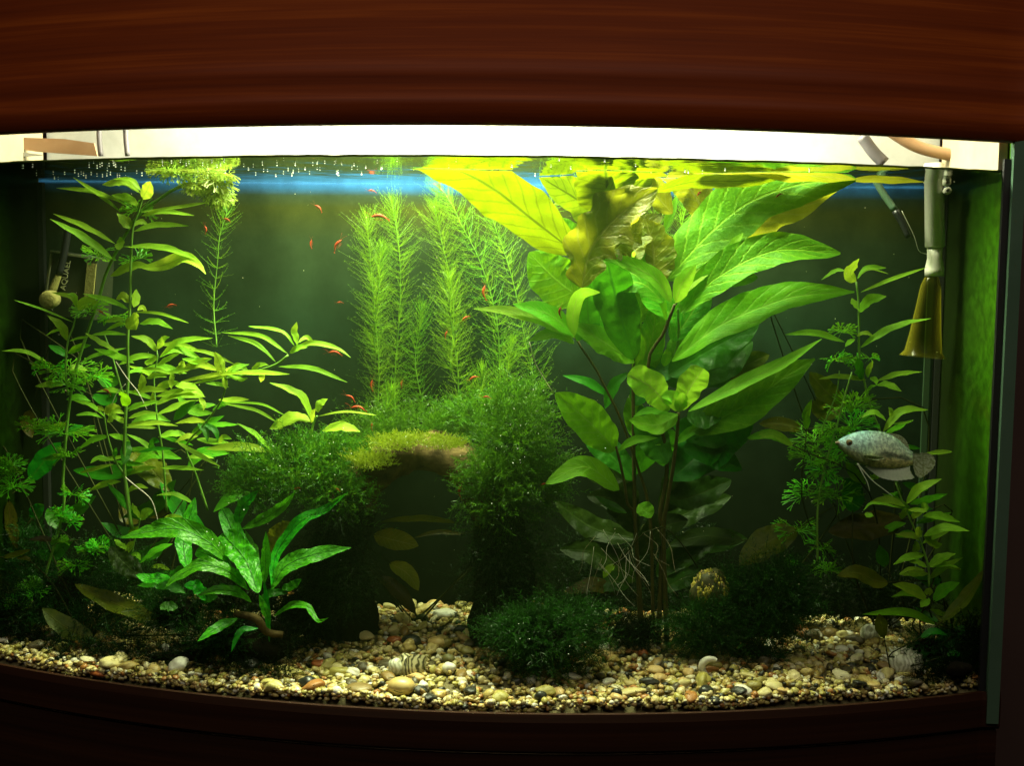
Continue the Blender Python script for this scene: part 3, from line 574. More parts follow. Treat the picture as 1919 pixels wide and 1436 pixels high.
def moss(name, blobs, n, parent, mat, L=(14, 26), lw=1.0, leafl=7, droop=-.15, up=.5):
    """blobs: (px,py,Y,rx,ry,rdepth) in px; short leafy strands growing out of them"""
    P0, D, Gv, LL, W = [], [], [], [], []; tot = sum(b[3] * b[4] for b in blobs)
    for (px, py, Y, rx, ry, rd) in blobs:
        c = P(px, py, Y); s0 = S(Y); k = int(n * rx * ry / tot)
        u = unit(RNG.normal(size=(k, 3))); irr = np.array([1 + .85 * noise.noise((v[0] * 1.9 + px * .1, v[1] * 1.9, v[2] * 1.9 + py * .1)) + .3 * noise.noise((v[0] * 5 + px, v[1] * 5, v[2] * 5)) for v in u])[:, None]; q = c + u * np.array([rx, rd, ry]) * s0 * (RNG.uniform(.2, 1, (k, 1)) ** .5) * irr
        d = unit(u * np.array([.9, .8, .7]) + np.array([0, -.15, up]) + RNG.normal(size=(k, 3)) * .55)
        P0.append(q); D.append(d); Gv.append(RNG.normal(size=(k, 3)) * .22 + np.array([0, 0, droop])); LL.append((L[0] + (L[1] * 1.35 - L[0]) * RNG.beta(1.2, 2.6, k)) * s0 * np.where(RNG.uniform(0, 1, k) < .07, 1.9, 1)); W.append(np.full(k, s0 * lw * .72))
    V, F = fronds(np.vstack(P0), np.vstack(D), np.vstack(Gv), np.concatenate(LL), np.concatenate(W), 5, max(4, leafl - 2), .27, 1.5, 48)
    V[:, 1] = np.minimum(V[:, 1], BACK - .001); V[:, 2] = np.maximum(V[:, 2], 0.004); V[:, 1] = np.maximum(V[:, 1], front(V[:, 0]) + .008)
    return tag(mesh(name, V, F, M[mat], parent), kind='stuff')

# ------------------------------------------------------------------ feathery stems at the back
fa = frame(600, 280, 3.59)
def pf(l, extra=()): return [fa(*q) for q in l] + list(extra)
GF = 'feathery stem plants along the back'
feather_plant(pf([(310, 450), (345, 800), (370, 1100), (385, 1436)], [(707, 740), (708, 900)]), .135, 42, 'dense golden tipped feathery stem, first of the tall row right of the open dark water', GF, per=16)
feather_plant(pf([(415, 640), (395, 900), (375, 1100), (380, 1400)]), .12, 30, 'short dense yellow green feathery stem in front of the golden tipped stem', GF, per=15, gap=(5, 9))
feather_plant(pf([(480, 350), (528, 650), (535, 1000), (515, 1436)], [(742, 780), (742, 880)]), .15, 42, 'tall feathery stem with a leaning tip, second of the back row', GF, per=14)
feather_plant(pf([(765, 380), (815, 600), (865, 800), (880, 950)], [(850, 700)]), .15, 46, 'feathery stem ending under the blue strip beside a dark gap', GF, per=14)
feather_plant(pf([(868, 850), (880, 1100), (908, 1360)], [(858, 760), (860, 830)]), .12, 42, 'bushy feathery stem with its tip at mid height in front of the row', GF, per=15)
feather_plant(pf([(800, 250), (880, 360), (960, 520), (1070, 740), (1160, 1060), (1210, 1350)], [(945, 760)]), .15, 52, 'long slanting feathery stem reaching under the big yellow leaf', GF, per=13, gap=(6, 14))
feather_plant(pf([(1140, 420), (1220, 650), (1290, 860), (1345, 1060)], [(985, 640), (1000, 760)]), .145, 48, 'sparse slanting feathery stem left of the broad leaved plants', GF, per=10, gap=(7, 14))
feather_plant(pf([(690, 1060), (650, 1300), (650, 1436)], [(785, 720), (790, 800)]), .16, 36, 'low feathery stem in the shade between two taller stems', GF, per=13)
feather_plant([(735, 728), (722, 780), (715, 830)], .10, 34, 'small feathery stem rising behind the left end of the arch', GF, per=14)
feather_plant([(960, 640), (950, 700), (945, 790)], .13, 36, 'dim low feathery stem above the right moss bank', GF, per=13)
feather_plant([(905, 690), (898, 750), (895, 830)], .11, 34, 'dim feathery sprig over the top of the moss bank', GF, per=12)
feather_plant([(418, 382), (425, 400), (412, 440), (407, 480), (403, 560), (403, 650)], .14, 30, 'lone sparse feathery stem beside the tall leafy stem', GF, per=12, gap=(5, 22), sparse=.55)
feather_plant([(1110, 362), (1060, 372), (1030, 390), (1012, 430)], .11, 34, 'feathery stem bent flat under the water surface among yellow leaves', GF, per=12)
feather_plant([(1240, 395), (1228, 430), (1222, 500)], .15, 40, 'feathery tip in the gap right of the ragged leaf', GF, per=13)
feather_plant([(1290, 350), (1280, 420), (1276, 500)], .16, 40, 'feathery tip below the turquoise glow', GF, per=13)

# ------------------------------------------------------------------ broad leaved plants
A = frame(750, 270, 3.192); B = frame(1150, 270, 3.192); C = frame(880, 680, 3.192)
def T(f, *pts): return [f(*q) for q in pts]
GB = 'broad leaved stem plants right of the middle'
b1 = empty('broad_leaf_plant', G(1190, 1150), 'tallest broad leaved plant, its yellow leaves pressed under the water surface', 'water plant', GB)
stem(b1, [(1200, 1215), (1196, 1080), (1190, 980), (1187, 800), (1186, 650), (1182, 560), (1155, 470), (1150, 410), (1140, 370)], (.06, .06), (4.5, 2.5), 'redstem')
leaf(b1, T(A, (1052, 655), (790, 450), (560, 270), (330, 150), (60, 95)), 98, (.06, .05, .04, .03, .015), 'gold', -62, 'broad', .08, .05, label='bright yellow leaf slanting up to the surface')
leaf(b1, T(A, (1052, 640), (1010, 540), (960, 440)), 45, (.065, .08), 'gold', -70, 'lance')
leaf(b1, T(A, (1130, 600), (1060, 560), (1000, 470)), 46, (.07, .09), 'gold', -60, 'lance')
leaf(b1, T(A, (1275, 410), (1245, 290), (1225, 130)), 118, (.05, .02), 'gold', 78, 'oblong', .12, .05, label='yellow leaf spread flat against the surface')
leaf(b1, T(A, (1290, 380), (1330, 240), (1440, 175), (1600, 190)), 34, (.05, .04), 'gold', -40, 'lance')
leaf(b1, T(A, (1085, 860), (1140, 640), (1290, 440), (1540, 268)), 96, (.03, .03, .02, .01), 'old', 66, 'broad', .30, .16, rag=.5, label='crumpled weathered leaf with a ragged tip')
leaf(b1, T(A, (1250, 660), (1360, 560), (1450, 440)), 62, (.035, .02), 'old', 60, 'broad', .3, .15, rag=.5)
leaf(b1, T(A, (1100, 930), (950, 830), (770, 650)), 92, (.085, .10), 'big', -80, 'broad', .05, .03, label='smooth round green leaf behind the others')
leaf(b1, T(A, (1395, 1290), (1300, 960), (1240, 700)), 78, (.05, .035), 'dim', 84, 'oblong', .15, .04, label='shaded dark green upright leaf')
leaf(b1, T(A, (1150, 1210), (1120, 930), (1190, 790)), 48, (.055, .04), 'dim', 80, 'broad', .2)
leaf(b1, T(A, (1400, 1080), (1450, 880), (1400, 650)), 60, (.07, .08), 'big', 75, 'broad', .15)
leaf(b1, T(B, (230, 860), (240, 650), (190, 450)), 82, (.07, .08), 'old', -75, 'broad', .1, .05, rag=.2)
leaf(b1, T(B, (300, 530), (340, 410), (385, 300)), 17, (.10, .12), 'big', 70, 'lance')
leaf(b1, T(A, (1380, 1300), (1300, 1180), (1210, 1060)), 40, (.07, .09), 'dim', 70, 'lance')
leaf(b1, T(B, (60, 860), (70, 760), (120, 640)), 44, (.085, .07), 'freshlime', 70, 'broad', .1)

b2 = empty('broad_leaf_plant', G(1150, 1160), 'small broad leaved shoot forking left, its top node with four bright leaves', 'water plant', GB)
stem(b2, T(A, (1045, 1150), (1090, 1230), (1160, 1330), (1215, 1436)) + T(C, (900, 330), (1010, 640), (1080, 940), (1100, 1690)), .055, (2.2, 3.8), 'redstem')
leaf(b2, T(A, (1042, 1150), (1035, 1010), (1085, 895), (1195, 888)), 26, (.04, .03), 'freshlime', 62, 'broad', .25, curl=.2)
leaf(b2, T(A, (1040, 1150), (890, 1020), (675, 958)), 34, (.04, .025), 'fresh', 55, 'lance', .2)
leaf(b2, T(A, (1045, 1160), (820, 1050), (620, 1000), (440, 986)), 22, (.04, .02), 'freshlime', 45, 'lance', .2)
leaf(b2, T(A, (1040, 1195), (930, 1130), (770, 1180)), 24, (.04, .03), 'fresh', 55, 'lance', .2)
leaf(b2, T(A, (1400, 1310), (1240, 1200), (1020, 1070)), 46, (.055, .045), 'fresh', 60, 'lance', .15)
leaf(b2, T(A, (1060, 1180), (1090, 1130), (1160, 1190)), 26, (.045, .05), 'fresh', 60, 'lance', .15)
leaf(b2, T(A, (1440, 930), (1510, 880), (1570, 960), (1590, 1060)), 15, (.05, .05), 'fresh', 60, 'lance', .2)

b3 = empty('broad_leaf_plant', G(1230, 1150), 'broad leaved plant sending long pale leaves to the upper right', 'water plant', GB)
stem(b3, T(B, (365, 960), (300, 1130), (205, 1340)) + T(C, (1180, 560), (1140, 900), (1150, 1040), (1130, 1690)), (.04, .05, .055, .06, .06, .06, .06), (2.8, 5.0), 'redstem', n=30)
stem(b3, T(B, (385, 980), (385, 1180), (330, 1400)), .07, (2.0, 3.0), 'stem')
leaf(b3, T(B, (345, 950), (240, 800), (20, 695), (-60, 700)), 30, (.03, .02), 'freshlime', 58, 'broad', .3, label='pale yellow green leaf arching left from the top node')
leaf(b3, T(B, (370, 950), (410, 830), (490, 725)), 32, (.03, .01), 'freshlime', 70, 'broad', .25)
leaf(b3, T(B, (370, 940), (480, 820), (660, 690)), 22, (.035, .04), 'freshlime', 50, 'lance', .25)
leaf(b3, T(B, (680, 660), (720, 600), (775, 530)), 16, (.045, .04), 'freshlime', 60, 'lance', .2)
leaf(b3, T(B, (300, 950), (150, 830), (-60, 880)), 44, (.045, .05), 'big', 50, 'broad', .2)
leaf(b3, T(B, (400, 1010), (620, 800), (960, 640), (1357, 655)), 66, (.035, .03, .02, .01), 'big', 58, 'broad', .25, .07, label='long leaf with a pale upper half curving out to the right')
leaf(b3, T(B, (315, 815), (580, 530), (820, 345), (1120, 240), (1450, 215)), 104, (.07, .065, .06, .05, .03), 'big', 60, 'broad', .18, .12, label='huge veined leaf rising to the surface at the upper right')
leaf(b3, T(B, (560, 760), (860, 480), (1100, 350), (1380, 225)), 70, (.09, .085, .08, .06), 'old', -58, 'broad', .1, .10, label='olive wavy edged leaf under the huge veined leaf')
leaf(b3, T(B, (240, 285), (480, 225), (780, 220), (1060, 190)), 28, (.06, .05), 'gold', -45, 'broad', .1)
leaf(b3, T(B, (680, 130), (960, 170), (1200, 190), (1450, 214)), 30, (.04, .03), 'old', -40, 'broad', .1, .1)
leaf(b3, T(B, (1400, 214), (1600, 212), (1860, 226)), 14, (.035, .03), 'old', -60, 'lance', .1, .15)
leaf(b3, T(B, (350, 1300), (630, 1090), (930, 960), (1130, 905), (1440, 886)), 62, (.05, .04, .03, .02, .01), 'fresh', 55, 'lance', .25, .10, label='long leaf whose stalk like tip reaches the right stem plant')
leaf(b3, T(B, (330, 1380), (560, 1240), (720, 1150), (870, 1070)), 76, (.06, .05), 'dim', 70, 'broad', .2, .05)
leaf(b3, T(B, (420, 1180), (560, 1120), (700, 1040)), 30, (.08, .08), 'dim', 60, 'lance', .2)
leaf(b3, T(B, (250, 1340), (200, 1190), (130, 1060)), 38, (.07, .08), 'big', 70, 'broad', .2)
leaf(b3, T(B, (300, 1330), (320, 1270), (320, 1220)), 18, (.06, .06), 'big', 70, 'broad', .2)
leaf(b3, T(B, (390, 1150), (400, 1020), (400, 900)), 20, (.085, .09), 'dim', 70, 'broad', .2)
leaf(b3, T(B, (700, 1410), (800, 1320), (930, 1260)), 40, (.08, .09), 'crypt', 70, 'broad', .2)

b4 = empty('broad_leaf_plant', G(1250, 1160), 'broad leaved plant with a pale rosette in the middle and a long leaf pointing right', 'water plant', GB)
stem(b4, T(C, (1250, 300), (1240, 440), (1215, 640), (1180, 850), (1160, 1030), (1180, 1690)), (.03, .06), (3.0, 5.5), 'redstem')
leaf(b4, T(C, (1310, 292), (1640, 118), (1900, -10), (2107, -142)), 25, (.03, .02, .01, 0), 'freshlime', 48, 'lance', .18, .03, label='long bright leaf pointing up to the right')
leaf(b4, T(C, (1310, 420), (1620, 270), (1880, 90), (2066, -22)), 76, (.05, .04, .035, .03), 'big', 72, 'lance', .15, .05, label='large mid green leaf under the long bright one')
leaf(b4, T(C, (1700, 262), (1510, 440), (1290, 695)), 82, (.06, .07), 'dim', 78, 'broad', .12, .04, label='dark leaf hanging down to the left')
leaf(b4, T(C, (1195, 285), (1090, 150), (945, 70)), 56, (.02, .005), 'freshlime', 72, 'oblong', .22, label='pale blunt leaf of the rosette')
leaf(b4, T(C, (1262, 285), (1320, 150), (1400, 35)), 50, (.02, .01), 'freshlime', 76, 'oblong', .25)
leaf(b4, T(C, (1255, 290), (1215, 210), (1145, 205)), 26, (.02, .01), 'freshlime', 64, 'broad', .3)
leaf(b4, T(C, (1250, 295), (1270, 230), (1275, 180)), 24, (.018, .01), 'freshlime', 74, 'broad', .3)
leaf(b4, T(C, (1245, 310), (1120, 375), (955, 345)), 38, (.02, .01), 'fresh', 60, 'broad', .22, .1)
leaf(b4, T(C, (1195, 300), (1070, 290), (980, 322)), 14, (.025, .02), 'fresh', 50, 'lance', .2)
leaf(b4, T(C, (1300, 330), (1400, 320), (1520, 280)), 50, (.045, .05), 'dim', 60, 'broad', .15)
leaf(b4, T(C, (1235, 485), (1330, 410), (1430, 375)), 18, (.05, .05), 'big', 60, 'lance', .2)
leaf(b4, T(C, (1215, 400), (1160, 500), (1160, 620)), 46, (.07, .08), 'dim', 70, 'broad', .15)
leaf(b4, T(C, (1110, 440), (1060, 540), (985, 670)), 44, (.07, .08), 'dim', 75, 'broad', .15)
leaf(b4, T(C, (840, 205), (710, 120), (558, 76)), 17, (.08, .08), 'dim', 60, 'lance', .2)
leaf(b4, T(C, (810, 275), (870, 130), (960, 55)), 22, (.075, .07), 'dim', 65, 'lance', .2)
leaf(b4, T(C, (1920, 485), (1800, 432), (1660, 452)), 19, (.05, .04), 'fresh', 60, 'broad', .2)
leaf(b4, T(C, (1340, 60), (1420, -30), (1560, -100)), 26, (.08, .08), 'dim', 60, 'lance', .2)

b5 = empty('broad_leaf_plant', G(1175, 1150), 'low broad leaved shoot with one big pale leaf and one arched leaf', 'water plant', GB)
stem(b5, T(C, (875, 500), (905, 620), (930, 740), (945, 850), (990, 960), (1040, 1690)), (.03, .06), (2.6, 3.8), 'redstem')
leaf(b5, T(C, (870, 525), (720, 360), (512, 183)), 70, (.03, .01), 'fresh', 76, 'broad', .2, .04, label='big pale upright leaf half in shade')
leaf(b5, T(C, (830, 480), (740, 340), (620, 195)), 52, (.04, .03), 'big', 70, 'broad', .2)
leaf(b5, T(C, (890, 527), (980, 468), (1125, 450)), 16, (.03, .02), 'fresh', 60, 'lance', .2)
leaf(b5, T(C, (895, 762), (690, 625), (455, 726)), 40, (.025, .005), 'fresh', 62, 'broad', .18, .05, label='arched bright green leaf near the bottom')
leaf(b5, T(C, (1010, 850), (1055, 890), (1085, 930)), 32, (.03, .02), 'fresh', 72, 'broad', .3, .15)
leaf(b5, T(C, (940, 900), (850, 860), (750, 800)), 16, (.05, .05), 'dim', 60, 'lance', .2)
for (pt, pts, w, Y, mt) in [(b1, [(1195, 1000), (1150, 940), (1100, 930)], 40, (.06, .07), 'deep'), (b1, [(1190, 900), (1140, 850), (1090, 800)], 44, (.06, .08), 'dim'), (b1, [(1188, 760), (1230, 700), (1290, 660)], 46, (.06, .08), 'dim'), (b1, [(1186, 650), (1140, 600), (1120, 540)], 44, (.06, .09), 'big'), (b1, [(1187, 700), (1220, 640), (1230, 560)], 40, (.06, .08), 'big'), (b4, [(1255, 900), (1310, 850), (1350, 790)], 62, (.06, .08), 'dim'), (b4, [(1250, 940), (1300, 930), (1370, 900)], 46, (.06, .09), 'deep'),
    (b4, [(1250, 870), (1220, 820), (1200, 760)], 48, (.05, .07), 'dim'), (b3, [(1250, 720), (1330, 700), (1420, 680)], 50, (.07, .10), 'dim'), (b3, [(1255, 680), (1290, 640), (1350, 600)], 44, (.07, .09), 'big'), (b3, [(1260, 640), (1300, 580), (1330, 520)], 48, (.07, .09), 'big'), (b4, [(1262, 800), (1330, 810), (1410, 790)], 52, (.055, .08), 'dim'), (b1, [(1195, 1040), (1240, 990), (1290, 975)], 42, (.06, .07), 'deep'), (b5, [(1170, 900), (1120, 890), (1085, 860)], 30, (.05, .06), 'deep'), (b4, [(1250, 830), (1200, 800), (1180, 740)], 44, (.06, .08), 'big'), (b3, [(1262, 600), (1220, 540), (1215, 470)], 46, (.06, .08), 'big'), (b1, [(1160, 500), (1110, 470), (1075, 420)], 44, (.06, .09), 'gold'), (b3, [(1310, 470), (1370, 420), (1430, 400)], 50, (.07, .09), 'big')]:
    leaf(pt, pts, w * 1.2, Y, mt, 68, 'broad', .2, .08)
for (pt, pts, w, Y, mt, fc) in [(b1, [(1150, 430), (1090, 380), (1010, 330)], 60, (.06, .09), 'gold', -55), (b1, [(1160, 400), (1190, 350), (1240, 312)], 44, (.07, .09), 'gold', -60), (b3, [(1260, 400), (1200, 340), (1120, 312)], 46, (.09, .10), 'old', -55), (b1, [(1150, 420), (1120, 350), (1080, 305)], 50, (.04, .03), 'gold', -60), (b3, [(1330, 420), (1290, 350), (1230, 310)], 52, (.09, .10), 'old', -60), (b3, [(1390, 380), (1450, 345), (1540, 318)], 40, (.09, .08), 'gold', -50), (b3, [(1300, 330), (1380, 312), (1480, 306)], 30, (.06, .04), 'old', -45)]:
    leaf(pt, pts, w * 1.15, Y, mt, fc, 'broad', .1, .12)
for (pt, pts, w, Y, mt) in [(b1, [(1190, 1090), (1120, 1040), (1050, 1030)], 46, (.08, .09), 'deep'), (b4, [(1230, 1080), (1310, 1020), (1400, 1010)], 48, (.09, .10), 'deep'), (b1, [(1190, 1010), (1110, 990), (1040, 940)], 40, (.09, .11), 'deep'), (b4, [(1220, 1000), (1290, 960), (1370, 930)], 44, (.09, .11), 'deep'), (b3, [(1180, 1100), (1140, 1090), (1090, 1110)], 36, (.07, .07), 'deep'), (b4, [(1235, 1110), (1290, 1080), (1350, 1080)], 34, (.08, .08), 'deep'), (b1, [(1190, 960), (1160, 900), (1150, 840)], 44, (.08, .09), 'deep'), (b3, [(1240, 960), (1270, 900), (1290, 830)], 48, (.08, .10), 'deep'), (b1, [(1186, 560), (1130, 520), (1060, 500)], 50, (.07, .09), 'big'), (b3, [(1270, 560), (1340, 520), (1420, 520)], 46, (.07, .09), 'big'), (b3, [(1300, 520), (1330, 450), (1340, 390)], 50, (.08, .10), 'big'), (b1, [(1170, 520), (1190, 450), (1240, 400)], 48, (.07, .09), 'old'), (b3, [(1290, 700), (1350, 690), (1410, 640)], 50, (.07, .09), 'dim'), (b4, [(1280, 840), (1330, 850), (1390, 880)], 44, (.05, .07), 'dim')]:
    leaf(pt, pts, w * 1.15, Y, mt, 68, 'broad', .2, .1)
# roots hanging in the shade under the broad leaved plants
for i in range(20):
    x0 = random.uniform(1110, 1260); y0 = random.uniform(985, 1060); dx = random.uniform(-60, 70); dy = random.uniform(40, 130)
    stem(b4 if i % 2 else b5, [(x0, y0), (x0 + dx * .35 + random.uniform(-14, 14), y0 + dy * .4), (x0 + dx * .7 + random.uniform(-14, 14), y0 + dy * .75), (x0 + dx, y0 + dy)], (.05, .03 + random.uniform(-.02, .03)), (.5, .25), 'root' if i % 3 else 'brownroot', 'root', 10)
stem(b2, [(992, 640), (1003, 680), (1020, 710), (1036, 735)], .05, (.9, .9), 'root', 'root', 10)

# ------------------------------------------------------------------ left side stem plants
D = frame(0, 200, 3.778); E_ = frame(0, 540, 3.778); H = frame(400, 560, 3.778); Gf = frame(0, 880, 3.778)
GL = 'narrow leaved stem plants on the left'
def leaves(parent, f, rows, Y, mat='lance', face=55, sh='lance'):
    for row in rows:
        pts = [q for q in row if isinstance(q, tuple)]; w = row[len(pts)]
        mm = row[-1] if isinstance(row[-1], str) else mat
        dy = random.uniform(-.018, .018); y1 = Y + dy; 
        leaf(parent, T(f, *pts), w / f_s[f] * (.95 if w > 30 else 1.1), (Y, y1), mm, face + random.uniform(-14, 12), sh if w > 24 else 'thin', .2, .13, twist=random.uniform(-40, 40), n=14)
f_s = {D: 3.778, E_: 3.778, H: 3.778, Gf: 3.778}
l1 = empty('narrow_leaf_plant', G(232, 1195), 'tallest narrow leaved stem at the left, reaching almost to the surface', 'water plant', GL)
stem(l1, T(D, (1010, 640), (975, 760), (940, 860), (925, 1150), (920, 1430)) + T(E_, (905, 350), (908, 640), (890, 900), (880, 1250)) + T(Gf, (900, 200), (930, 420)), .03, (2.2, 3.6), n=40)
leaves(l1, D, [((990, 612), (870, 540), (724, 552), 62), ((1000, 600), (930, 520), (798, 510), 32), ((1005, 655), (1040, 590), (1065, 528), 95, 'lime'), ((900, 692), (650, 600), (400, 575), 36), ((850, 742), (700, 620), (518, 500), 34),
    ((1000, 772), (1150, 742), (1375, 770), 38), ((950, 882), (1100, 838), (1338, 842), 44), ((940, 860), (880, 810), (828, 755), 80), ((975, 702), (900, 650), (790, 625), 66), ((1000, 745), (1200, 720), (1470, 678), 22), ((940, 845), (1000, 815), (1050, 835), 40),
    ((870, 990), (1150, 998), (1398, 1080), 48), ((1000, 1140), (1280, 1075), (1400, 1110), (1456, 1185), 74, 'lime')][:12], .03)
leaf(l1, T(D, (1000, 1140), (1150, 1125), (1300, 1072), (1400, 1120), (1456, 1185)), 24, (.03, .01), 'lime', 55, 'lance', .2)
leaves(l1, D, [((800, 1080), (600, 930), (355, 795), 58), ((815, 970), (600, 850), (378, 758), 42), ((780, 1200), (950, 1130), (1115, 1145), 62), ((845, 1015), (850, 970), (845, 925), 66)], .035)
leaves(l1, E_, [((910, 152), (780, 90), (588, 40), 42), ((960, 170), (1130, 180), (1337, 248), 20), ((990, 252), (1100, 238), (1224, 290), 50), ((900, 232), (830, 222), (738, 242), 38), ((945, 135), (960, 70), (965, 8), 64, 'lime'), ((912, 105), (870, 60), (822, 82), 62, 'lime'),
    ((945, 175), (945, 235), (965, 295), 112), ((975, 160), (1010, 140), (1040, 165), 40, 'lime'), ((900, 262), (850, 255), (750, 297), 26), ((650, 332), (770, 318), (898, 330), 32), ((600, 318), (720, 390), (835, 455), 40), ((950, 532), (820, 480), (668, 430), 56), ((580, 520), (700, 468), (895, 425), 26)], .03)
l2 = empty('narrow_leaf_plant', G(300, 1190), 'bushy narrow leaved stem with fresh yellow green tips, in the middle of the left group', 'water plant', GL)
stem(l2, T(E_, (1110, 440), (1115, 500), (1090, 640), (1110, 900), (1140, 1080), (1160, 1250)) + T(Gf, (1180, 300)), .05, (1.4, 2.4), n=24)
stem(l2, T(E_, (740, 330), (790, 470), (850, 680), (880, 780)), .045, (1.4, 2.0), name='side_stem')
leaves(l2, E_, [((1112, 452), (1040, 370), (928, 340), 54), ((1115, 432), (1150, 370), (1202, 345), 54), ((1130, 492), (1270, 380), (1505, 355), 46), ((1130, 492), (1250, 430), (1424, 502), 64), ((1320, 435), (1480, 460), (1665, 542), 26), ((1115, 505), (1070, 520), (1025, 520), 60),
    ((1000, 570), (1120, 580), (1245, 622), 26), ((1030, 642), (1200, 600), (1425, 558), 26), ((1285, 590), (1400, 540), (1565, 592), 64, 'lime'), ((1270, 612), (1290, 560), (1295, 508), 66, 'lime'), ((1000, 742), (1012, 670), (1000, 608), 60, 'lime'), ((930, 738), (1060, 720), (1215, 737), 48, 'lime'), ((1100, 712), (1200, 680), (1275, 672), 60),
    ((1240, 692), (1330, 700), (1445, 765), 72, 'lime'), ((1160, 792), (1300, 748), (1455, 772), 36, 'lime'), ((1220, 600), (1215, 660), (1215, 715), 44, 'lime'), ((1080, 740), (1082, 790), (1072, 832), 34, 'lime'), ((1410, 780), (1440, 820), (1440, 870), 40, 'lime'), ((1290, 500), (1400, 520), (1500, 500), 50), ((1040, 640), (1100, 620), (1180, 630), 40)], .04)
l3 = empty('narrow_leaf_plant', G(385, 1180), 'narrow leaved stem whose top whorl crosses another shoot, beside the dark open water', 'water plant', GL)
stem(l3, T(E_, (1605, 640), (1570, 790), (1450, 960), (1320, 1120), (1380, 1300)) + T(Gf, (1470, 290)), (.03, .05), (1.6, 2.4), n=24)
leaves(l3, E_, [((1585, 622), (1560, 540), (1522, 452), 80, 'lime'), ((1600, 602), (1690, 560), (1765, 540), 42), ((1280, 662), (1550, 612), (1720, 604), 34, 'lime'), ((1590, 608), (1800, 600), (2050, 610), 40, 'lime'), ((1600, 612), (1700, 650), (1755, 640), 28), ((1350, 682), (1480, 650), (1605, 622), 22), ((1590, 620), (1590, 670), (1600, 720), 44, 'lime'), ((1610, 600), (1630, 570), (1640, 550), 44, 'lime'),
    ((1620, 702), (1540, 680), (1455, 675), 26)], .03)
leaves(l3, H, [((60, 742), (300, 790), (445, 872), 22), ((70, 737), (330, 745), (512, 828), 15), ((165, 882), (300, 965), (432, 1105), 36)], .03)
leaves(l3, E_, [((1240, 1080), (1350, 1150), (1560, 1265), 38), ((970, 1168), (1100, 1140), (1255, 1140), 26, 'dim'), ((1400, 960), (1450, 1010), (1470, 1090), 50, 'dim'), ((1450, 960), (1520, 1010), (1545, 1090), 46, 'dim'), ((1545, 1100), (1580, 1060), (1640, 1070), 46), ((1230, 935), (1310, 860), (1392, 800), 74, 'dim'), ((1050, 1130), (1090, 1090), (1130, 1090), 60, 'dim')], .04)
l4 = empty('narrow_leaf_plant', G(200, 1195), 'narrow leaved stem low on the left with a crumpled yellow rosette', 'water plant', GL)
stem(l4, T(E_, (735, 880), (760, 1040), (820, 1230), (890, 1360)) + T(Gf, (940, 420)), (.03, .04), (1.6, 2.2))
leaves(l4, E_, [((740, 912), (640, 830), (518, 795), 32), ((730, 922), (640, 892), (538, 900), 24), ((910, 872), (1000, 830), (1145, 800), 36), ((910, 922), (1030, 885), (1135, 892), 32), ((865, 832), (880, 780), (860, 735), 82, 'big'), ((740, 890), (790, 850), (860, 850), 60, 'lime'), ((760, 900), (820, 870), (880, 890), 50, 'lime'), ((740, 870), (700, 850), (670, 855), 36, 'lime'), ((780, 890), (780, 920), (760, 950), 50, 'lime'), ((820, 910), (850, 930), (880, 930), 40, 'lime'), ((900, 968), (1100, 958), (1260, 978), 38, 'lime'),
    ((875, 1250), (890, 1150), (895, 1030), 80, 'dim'), ((640, 1240), (700, 1205), (795, 1215), 36), ((810, 1200), (815, 1160), (825, 1130), 34, 'dim')], .025)
stem(l4, [(235, 895), (255, 912), (282, 935), (293, 965), (297, 985)], .01, (1.1, .8), 'root', 'root', 12)
stem(l4, T(E_, (820, 520), (900, 640), (980, 740), (1040, 860)), .02, (.9, .7), 'root', 'root', 12)
stem(l4, T(E_, (890, 680), (830, 740), (790, 830)), .02, (.8, .6), 'root', 'root', 10)
l5 = empty('narrow_leaf_plant', G(125, 1190), 'narrow leaved shoot with two wide leaves beside the round yellow sponge', 'water plant', GL)
stem(l5, T(E_, (545, 140), (520, 270), (480, 380), (465, 560), (480, 760)), .05, (1.6, 2.2))
leaves(l5, E_, [((475, 372), (430, 270), (333, 193), 64), ((545, 150), (600, 110), (695, 100), 92), ((545, 150), (500, 65), (365, 30), 34), ((545, 140), (530, 60), (480, 40), 40), ((490, 375), (560, 355), (625, 345), 16), ((470, 300), (400, 300), (325, 335), 18)], .05)
leaf(l5, T(E_, (520, 242), (300, 150), (98, 84)), 4.0, (.05, .035), 'lance', 60, 'thin', .1)
leaf(l5, T(E_, (330, 520), (170, 448), (15, 445)), 8, (.06, .05), 'lance', 55, 'lance', .1)
l6 = empty('narrow_leaf_plant', G(560, 1170), 'slender shoot leaning right over the dark water with upright pointed tip', 'water plant', GL)
stem(l6, T(H, (530, 400), (450, 462), (320, 508), (120, 560), (-100, 560)), .04, (2.4, 1.6))
leaves(l6, H, [((578, 338), (480, 230), (248, 195), 22), ((530, 392), (330, 262), (62, 240), 34), ((440, 447), (300, 320), (102, 260), 34), ((595, 335), (575, 240), (590, 165), 50), ((600, 312), (660, 275), (722, 325), 36), ((540, 372), (700, 315), (880, 355), (972, 417), 40), ((540, 385), (600, 350), (665, 345), 46), ((460, 480), (700, 495), (948, 592), 38), ((330, 512), (345, 550), (335, 592), 48, 'lime'), ((270, 500), (330, 470), (390, 470), 40), ((250, 520), (180, 470), (130, 480), 40)], .035)
l7 = empty('narrow_leaf_plant', G(580, 1165), 'yellow shoot growing out of the moss at the left end of the arch', 'water plant', GL)
stem(l7, T(H, (735, 830), (710, 880), (680, 1000)), .045, (2.0, 2.6))
